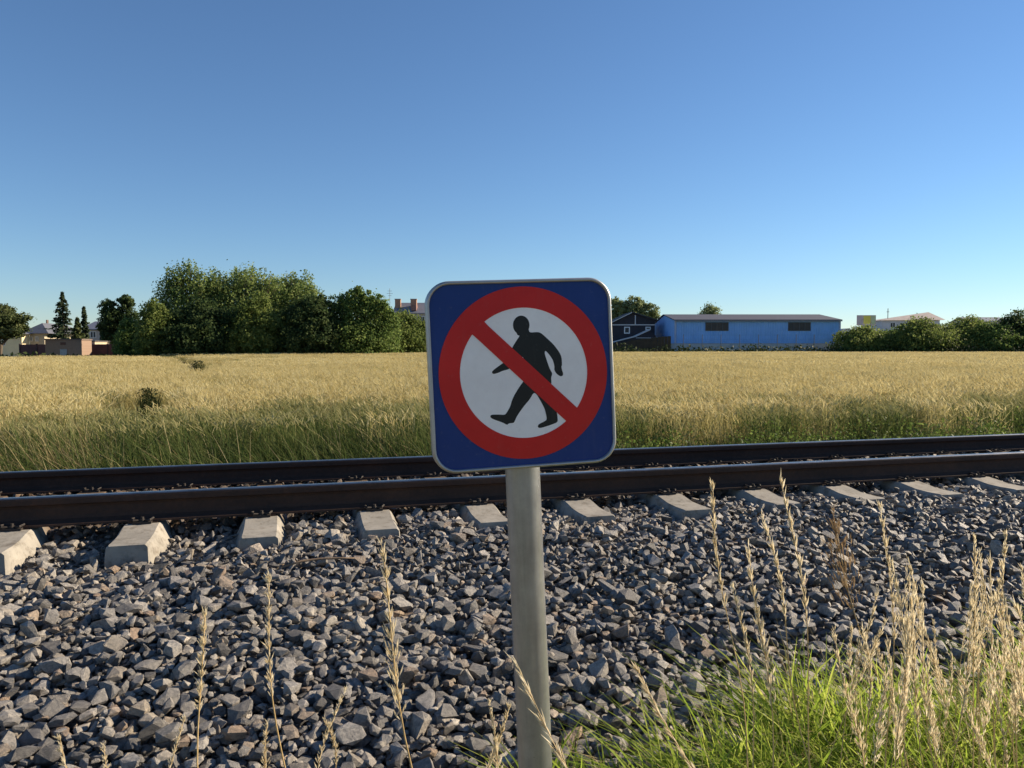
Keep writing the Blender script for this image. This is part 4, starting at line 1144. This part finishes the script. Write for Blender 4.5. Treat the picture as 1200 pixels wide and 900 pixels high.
# left-hand side houses
def left_house():
    d = 100.0; k = d / FPX
    root, gz = at_building('house', 'beige house with dark hipped roof and a sunlit cream side wall', 33, d, 'house')
    X = lambda px: (px - 33) * k; Z = lambda py: CAM.z + (408 - py) * k - gz
    M_w = sm('beige_render', (.42, .36, .26), .85, .12, 1); M_c = sm('cream_render', (.74, .62, .38), .85, .08, 1)
    M_r = sm('slate_roof', (.12, .125, .145), .6, .2, 1.5)
    # rear wing to the right, nearer wing to the left whose side wall catches the sun
    ze = Z(391)
    g = G(); g.box(.31, X(53), 0, 8, -.6, ze); g.build('wall', M_w, root)
    g = G(); g.box(X(-45), .29, -1.6, -.003, -.6, ze - .1); g.build('wing_wall', M_c, root)
    def hip(x0, x1, y0, y1, z, h, nm):
        ov = .5; x0 -= ov; x1 += ov; y0 -= ov; y1 += ov
        i = min(x1 - x0, y1 - y0) / 2
        ridge = [(x0 + i, (y0 + y1) / 2, z + h), (x1 - i, (y0 + y1) / 2, z + h)] if x1 - x0 > y1 - y0 else [((x0 + x1) / 2, y0 + i, z + h), ((x0 + x1) / 2, y1 - i, z + h)]
        v = [(x0, y0, z), (x1, y0, z), (x1, y1, z), (x0, y1, z)] + ridge
        f = [(0, 1, 5, 4), (2, 3, 4, 5), (1, 2, 5), (3, 0, 4), (0, 3, 2, 1)] if x1 - x0 > y1 - y0 else [(0, 1, 4), (1, 2, 5, 4), (2, 3, 5), (3, 0, 4, 5), (0, 3, 2, 1)]
        g = G(); g.add(v, f); r_ = g.build('roof', M_r, root); return r_
    r_ = hip(X(30), X(56), 0, 8, ze + .02, 1.4, 'a'); 
    hip(X(-45), .29, -1.6, 6.5, ze - .08, 1.5, 'b')
    g = G(); g.box(X(39), X(40), 3, 3.4, ze + .5, ze + 1.9); g.build('chimney', sm('chimney_dark', (.12, .08, .06), .9), r_)
    for a, b in ((35.5, 39), (42.5, 46)): window(root, X(a), X(b), Z(400), Z(394.5), -.02, M_wframe, 2, .06)
    for a, b in ((4, 8), (13, 17)): window(root, X(a), X(b), Z(405), Z(397), -1.62, M_wframe, 2, .06)
left_house()
def hut():
    d = 80.0; k = d / FPX
    root, gz = at_building('brick_hut', 'small flat-roofed brown brick hut with a grey metal door', 75, d, 'hut', rz=0)
    Z = lambda py: CAM.z + (408 - py) * k - gz
    M_br, t, p = nodes_of('hut_brick')
    tc = N(t, 'ShaderNodeTexCoord'); mp = N(t, 'ShaderNodeMapping'); mp.inputs['Rotation'].default_value = (math.pi / 2, 0, 0); t.links.new(tc.outputs['Object'], mp.inputs[0])
    b = N(t, 'ShaderNodeTexBrick'); b.inputs['Scale'].default_value = 4; b.inputs['Color1'].default_value = (.30, .20, .14, 1); b.inputs['Color2'].default_value = (.25, .165, .115, 1); b.inputs['Mortar'].default_value = (.30, .25, .2, 1)
    t.links.new(mp.outputs[0], b.inputs[0]); t.links.new(b.outputs[0], p.inputs['Base Color']); p.inputs['Roughness'].default_value = .9
    W = 3.8; H = Z(397)
    g = G(); g.box(-W / 2, W / 2, 0, 1.9, -.5, H - .14); g.build('wall', M_br, root)
    g = G(); g.box(-W / 2 - .06, W / 2 + .06, -.06, 1.96, H - .137, H); g.build('roof', sm('hut_roof', (.16, .12, .10), .9), root)
    g = G(); g.box(-.35, .35, -.05, .02, -.3, H * .52); dr = g.build('door', sm('hut_door', (.33, .36, .38), .5), root)
    g = G(); g.box(.24, .28, -.09, -.052, H * .2, H * .25); g.build('door_handle', M_rust, dr)
    g = G(); g.box(-.3, .25, -.03, .01, H * .72, H * .84); g.build('vent', sm('hut_vent', (.14, .07, .05), .8), root)
    # low side annex
    root2, gz2 = at_building('garden_shed', 'low pale rendered shed right beside the brick hut', 103, 84, 'shed', rz=R(-8))
    g = G(); g.box(-1.1, .9, 0, 2.5, -.5, Z(400)); g.build('wall', sm('shed_render', (.50, .42, .30), .85), root2)
    g = G(); g.box(-1.2, 1.0, -.1, 2.6, Z(400) + .003, Z(400) + .10); g.build('roof', sm('shed_roof', (.12, .11, .11), .8), root2)
hut()
def red_fence():
    a = c2w(px_x(24, 86), 86); b = c2w(px_x(215, 80), 80)
    gz = float(ground_z(a.x, a.y)); L = (b - a).length; ang = math.atan2(b.y - a.y, b.x - a.x)
    root = empty('panel_fence', (a.x, a.y, gz), ang); tag(root, 'long dark red fence of panels between posts beneath the left trees', 'fence')
    M_p = sm('dark_red_boards', (.10, .036, .030), .8, .3, 1.2); M_q = sm('fence_post_dark', (.06, .03, .028), .8)
    n = 9; s = L / n; H = CAM.z + (408 - 403.5) / FPX * 84 - gz
    for i in range(n + 1): g = G(); g.box(i * s - .07, i * s + .07, -.07, .07, -.4, H + .08); g.build('post', M_q, root)
    for i in range(n): g = G(); g.box(i * s + .075, (i + 1) * s - .075, -.02, .02, .02, H); g.build('panel', M_p, root)
red_fence()
def back_houses():
    d = 118.0; k = d / FPX
    root, gz = at_building('house', 'grey house with bluish roof glimpsed behind the slim spruce', 119, d, 'house')
    Z = lambda py: CAM.z + (408 - py) * k - gz
    M_w = sm('grey_render', (.40, .37, .34), .85, .12, 1); M_r = sm('blue_slate', (.13, .14, .18), .55, .2, 1.5)
    gable_house(root, -2.6, 5.2, 0, 8, Z(386), Z(377), M_w, M_r, .4, 'x')
    for x in (-1.6, .4, 2.4): window(root, x, x + .9, Z(396), Z(388.5), -.02, M_wframe, 2, .07)
    g = G(); g.box(1.2, 1.8, 3.6, 4.2, Z(378), Z(372)); g.build('chimney', sm('chimney_pale', (.45, .42, .40), .9), root)
    # white house low between the small trees
    root, gz = at_building('house', 'low white house wall showing under the small light green tree', 180, 96, 'house')
    k2 = 96 / FPX; Z2 = lambda py: CAM.z + (408 - py) * k2 - gz
    gable_house(root, -4.5, 4.5, 0, 6, Z2(399), Z2(390), sm('white_render', (.62, .61, .60), .85, .08, 1), sm('red_tile', (.20, .10, .075), .8, .2, 2), .4, 'x')
    for x in (-2.6, .6): window(root, x, x + 1.1, Z2(407), Z2(401), -.02, M_wframe, 2, .07)
    # apartment block roof beside the sign
    d = 150.0; k = d / FPX
    root, gz = at_building('apartment_block', 'apartment block with grey roof and two brick chimneys behind the trees', 492, d, 'building')
    Z3 = lambda py: CAM.z + (408 - py) * k - gz; X3 = lambda px: (px - 492) * k
    gable_house(root, X3(463), X3(540), 0, 9, Z3(367), Z3(354.5), sm('block_render', (.42, .40, .38), .85, .1, 1), sm('block_roof', (.17, .175, .205), .6, .15, 1), .4, 'x')
    M_ch = sm('chimney_brick', (.34, .20, .13), .9, .25, 2)
    for a, b in ((461.5, 468), (480, 487)):
        g = G(); g.box(X3(a), X3(b), 2.0, 3.0, Z3(366), Z3(350.5)); c = g.build('chimney', M_ch, root)
        g = G(); g.box(X3(a) - .08, X3(b) + .08, 1.92, 3.08, Z3(350.5) + .003, Z3(349.6)); g.build('chimney_cap', sm('cap_concrete', (.3, .28, .27), .9), c)
    g = G(); g.box(X3(482), X3(488), .3, 2.2, Z3(364), Z3(357.5)); g.build('dormer', sm('dormer_red', (.22, .12, .10), .8), root)
    for x in (X3(466), X3(474), X3(492), X3(500)): window(root, x, x + 1.0, Z3(380), Z3(371), -.02, M_wframe, 2, .08)
    g = G(); g.tube([(X3(454.5), 3, 0), (X3(454.5), 3, Z3(337))], .045, 6)
    for z, w_ in ((Z3(340), .9), (Z3(343), 1.2), (Z3(345.5), .7)): g.tube([(X3(454.5) - w_ / 2, 3, z), (X3(454.5) + w_ / 2, 3, z)], .03, 5)
    mast = g.build('antenna_mast', sm('mast_grey', (.25, .25, .26), .5), None); mast.matrix_world = root.matrix_world.copy()
    mast.location = root.location; mast.rotation_euler = root.rotation_euler; tag(mast, 'thin antenna mast rising beside the apartment block roof', 'antenna')
back_houses()
def right_houses():
    d = 150.0; k = d / FPX
    root, gz = at_building('house', 'white-walled house with a pale reddish tiled roof above the bushes', 1066, d, 'house')
    Z = lambda py: CAM.z + (408 - py) * k - gz; X = lambda px: (px - 1066) * k
    M_w = sm('white_wall_far', (.55, .56, .60), .8, .08, 1); M_r = sm('pale_red_tile', (.48, .40, .35), .75, .25, 2)
    g = G(); g.box(X(1032), X(1100), 0, 9, -.5, Z(375.4)); g.build('wall', M_w, root)
    # roof rising to the right
    v = [(X(1029), -.5, Z(375.6)), (X(1105), -.5, Z(375.0)), (X(1105), 9.4, Z(375)), (X(1029), 9.4, Z(375.6)), (X(1048), 4.5, Z(372.4)), (X(1101), 4.5, Z(364.6))]
    g = G(); g.add(v, [(0, 1, 5, 4), (2, 3, 4, 5), (1, 2, 5), (3, 0, 4), (0, 3, 2, 1)]); g.build('roof', M_r, root)
    for a in (1042, 1053): window(root, X(a), X(a + 6), Z(384), Z(378), -.02, M_wframe, 2, .08)
    g = G(); g.tube([(X(1045), 2, Z(376)), (X(1045), 2, Z(361))], .07, 6); g.tube([(X(1043.5), 2, Z(365)), (X(1046.5), 2, Z(365))], .05, 5); g.build('antenna', sm('mast_dark', (.12, .12, .13), .5), root)
    # billboard
    root, gz = at_building('billboard', 'yellow and pink billboard standing above the bushes by the warehouse', 1014, 138, 'billboard')
    k = 138 / FPX; Z = lambda py: CAM.z + (408 - py) * k - gz; X = lambda px: (px - 1014) * k
    g = G(); g.box(X(1003), X(1025), -.08, .08, Z(381.5), Z(369.5)); pn = g.build('panel', sm('board_pink', (.52, .42, .40), .6, .15, .8), root)
    g = G(); g.box(X(1010.5), X(1019), -.10, -.083, Z(379.5), Z(370.2)); g.build('yellow_field', sm('board_yellow', (.72, .60, .10), .6, .2, 1), pn)
    g = G(); g.box(X(1019.5), X(1024.5), -.10, -.083, Z(380), Z(370.2)); g.build('green_field', sm('board_green', (.45, .50, .30), .6, .2, 1), pn)
    for q in (1006, 1022): g = G(); g.tube([(X(q), .16, -.5), (X(q), .16, Z(374))], .08, 8); g.build('post', M_galv, root)
    # small grey roof and white shed
    root, gz = at_building('house', 'small house of which only the grey roof shows above the bushes', 1160, 165, 'house')
    k = 165 / FPX; Z = lambda py: CAM.z + (408 - py) * k - gz
    gable_house(root, -4.5, 3.5, 0, 7, Z(377), Z(372), M_w, sm('grey_roof_far', (.25, .26, .29), .6, .1, 1), .4, 'x')
    for x in (-3.2, .6): window(root, x, x + 1.2, Z(385), Z(379.5), -.02, M_wframe, 2, .08)
    root, gz = at_building('shed', 'white shed glimpsed between the warehouse corner and the bushes', 988, 135, 'shed')
    k = 135 / FPX; Z = lambda py: CAM.z + (408 - py) * k - gz
    gable_house(root, -1.6, 3.0, 0, 5, Z(391), Z(386), sm('white_shed', (.65, .66, .68), .7, .08, 1), sm('shed_roof_far', (.35, .36, .38), .6), .2, 'y')
    g = G(); g.box(-.3, .9, -.05, .02, -.3, Z(397)); g.build('door', sm('shed_door', (.4, .42, .45), .6), root)
right_houses()
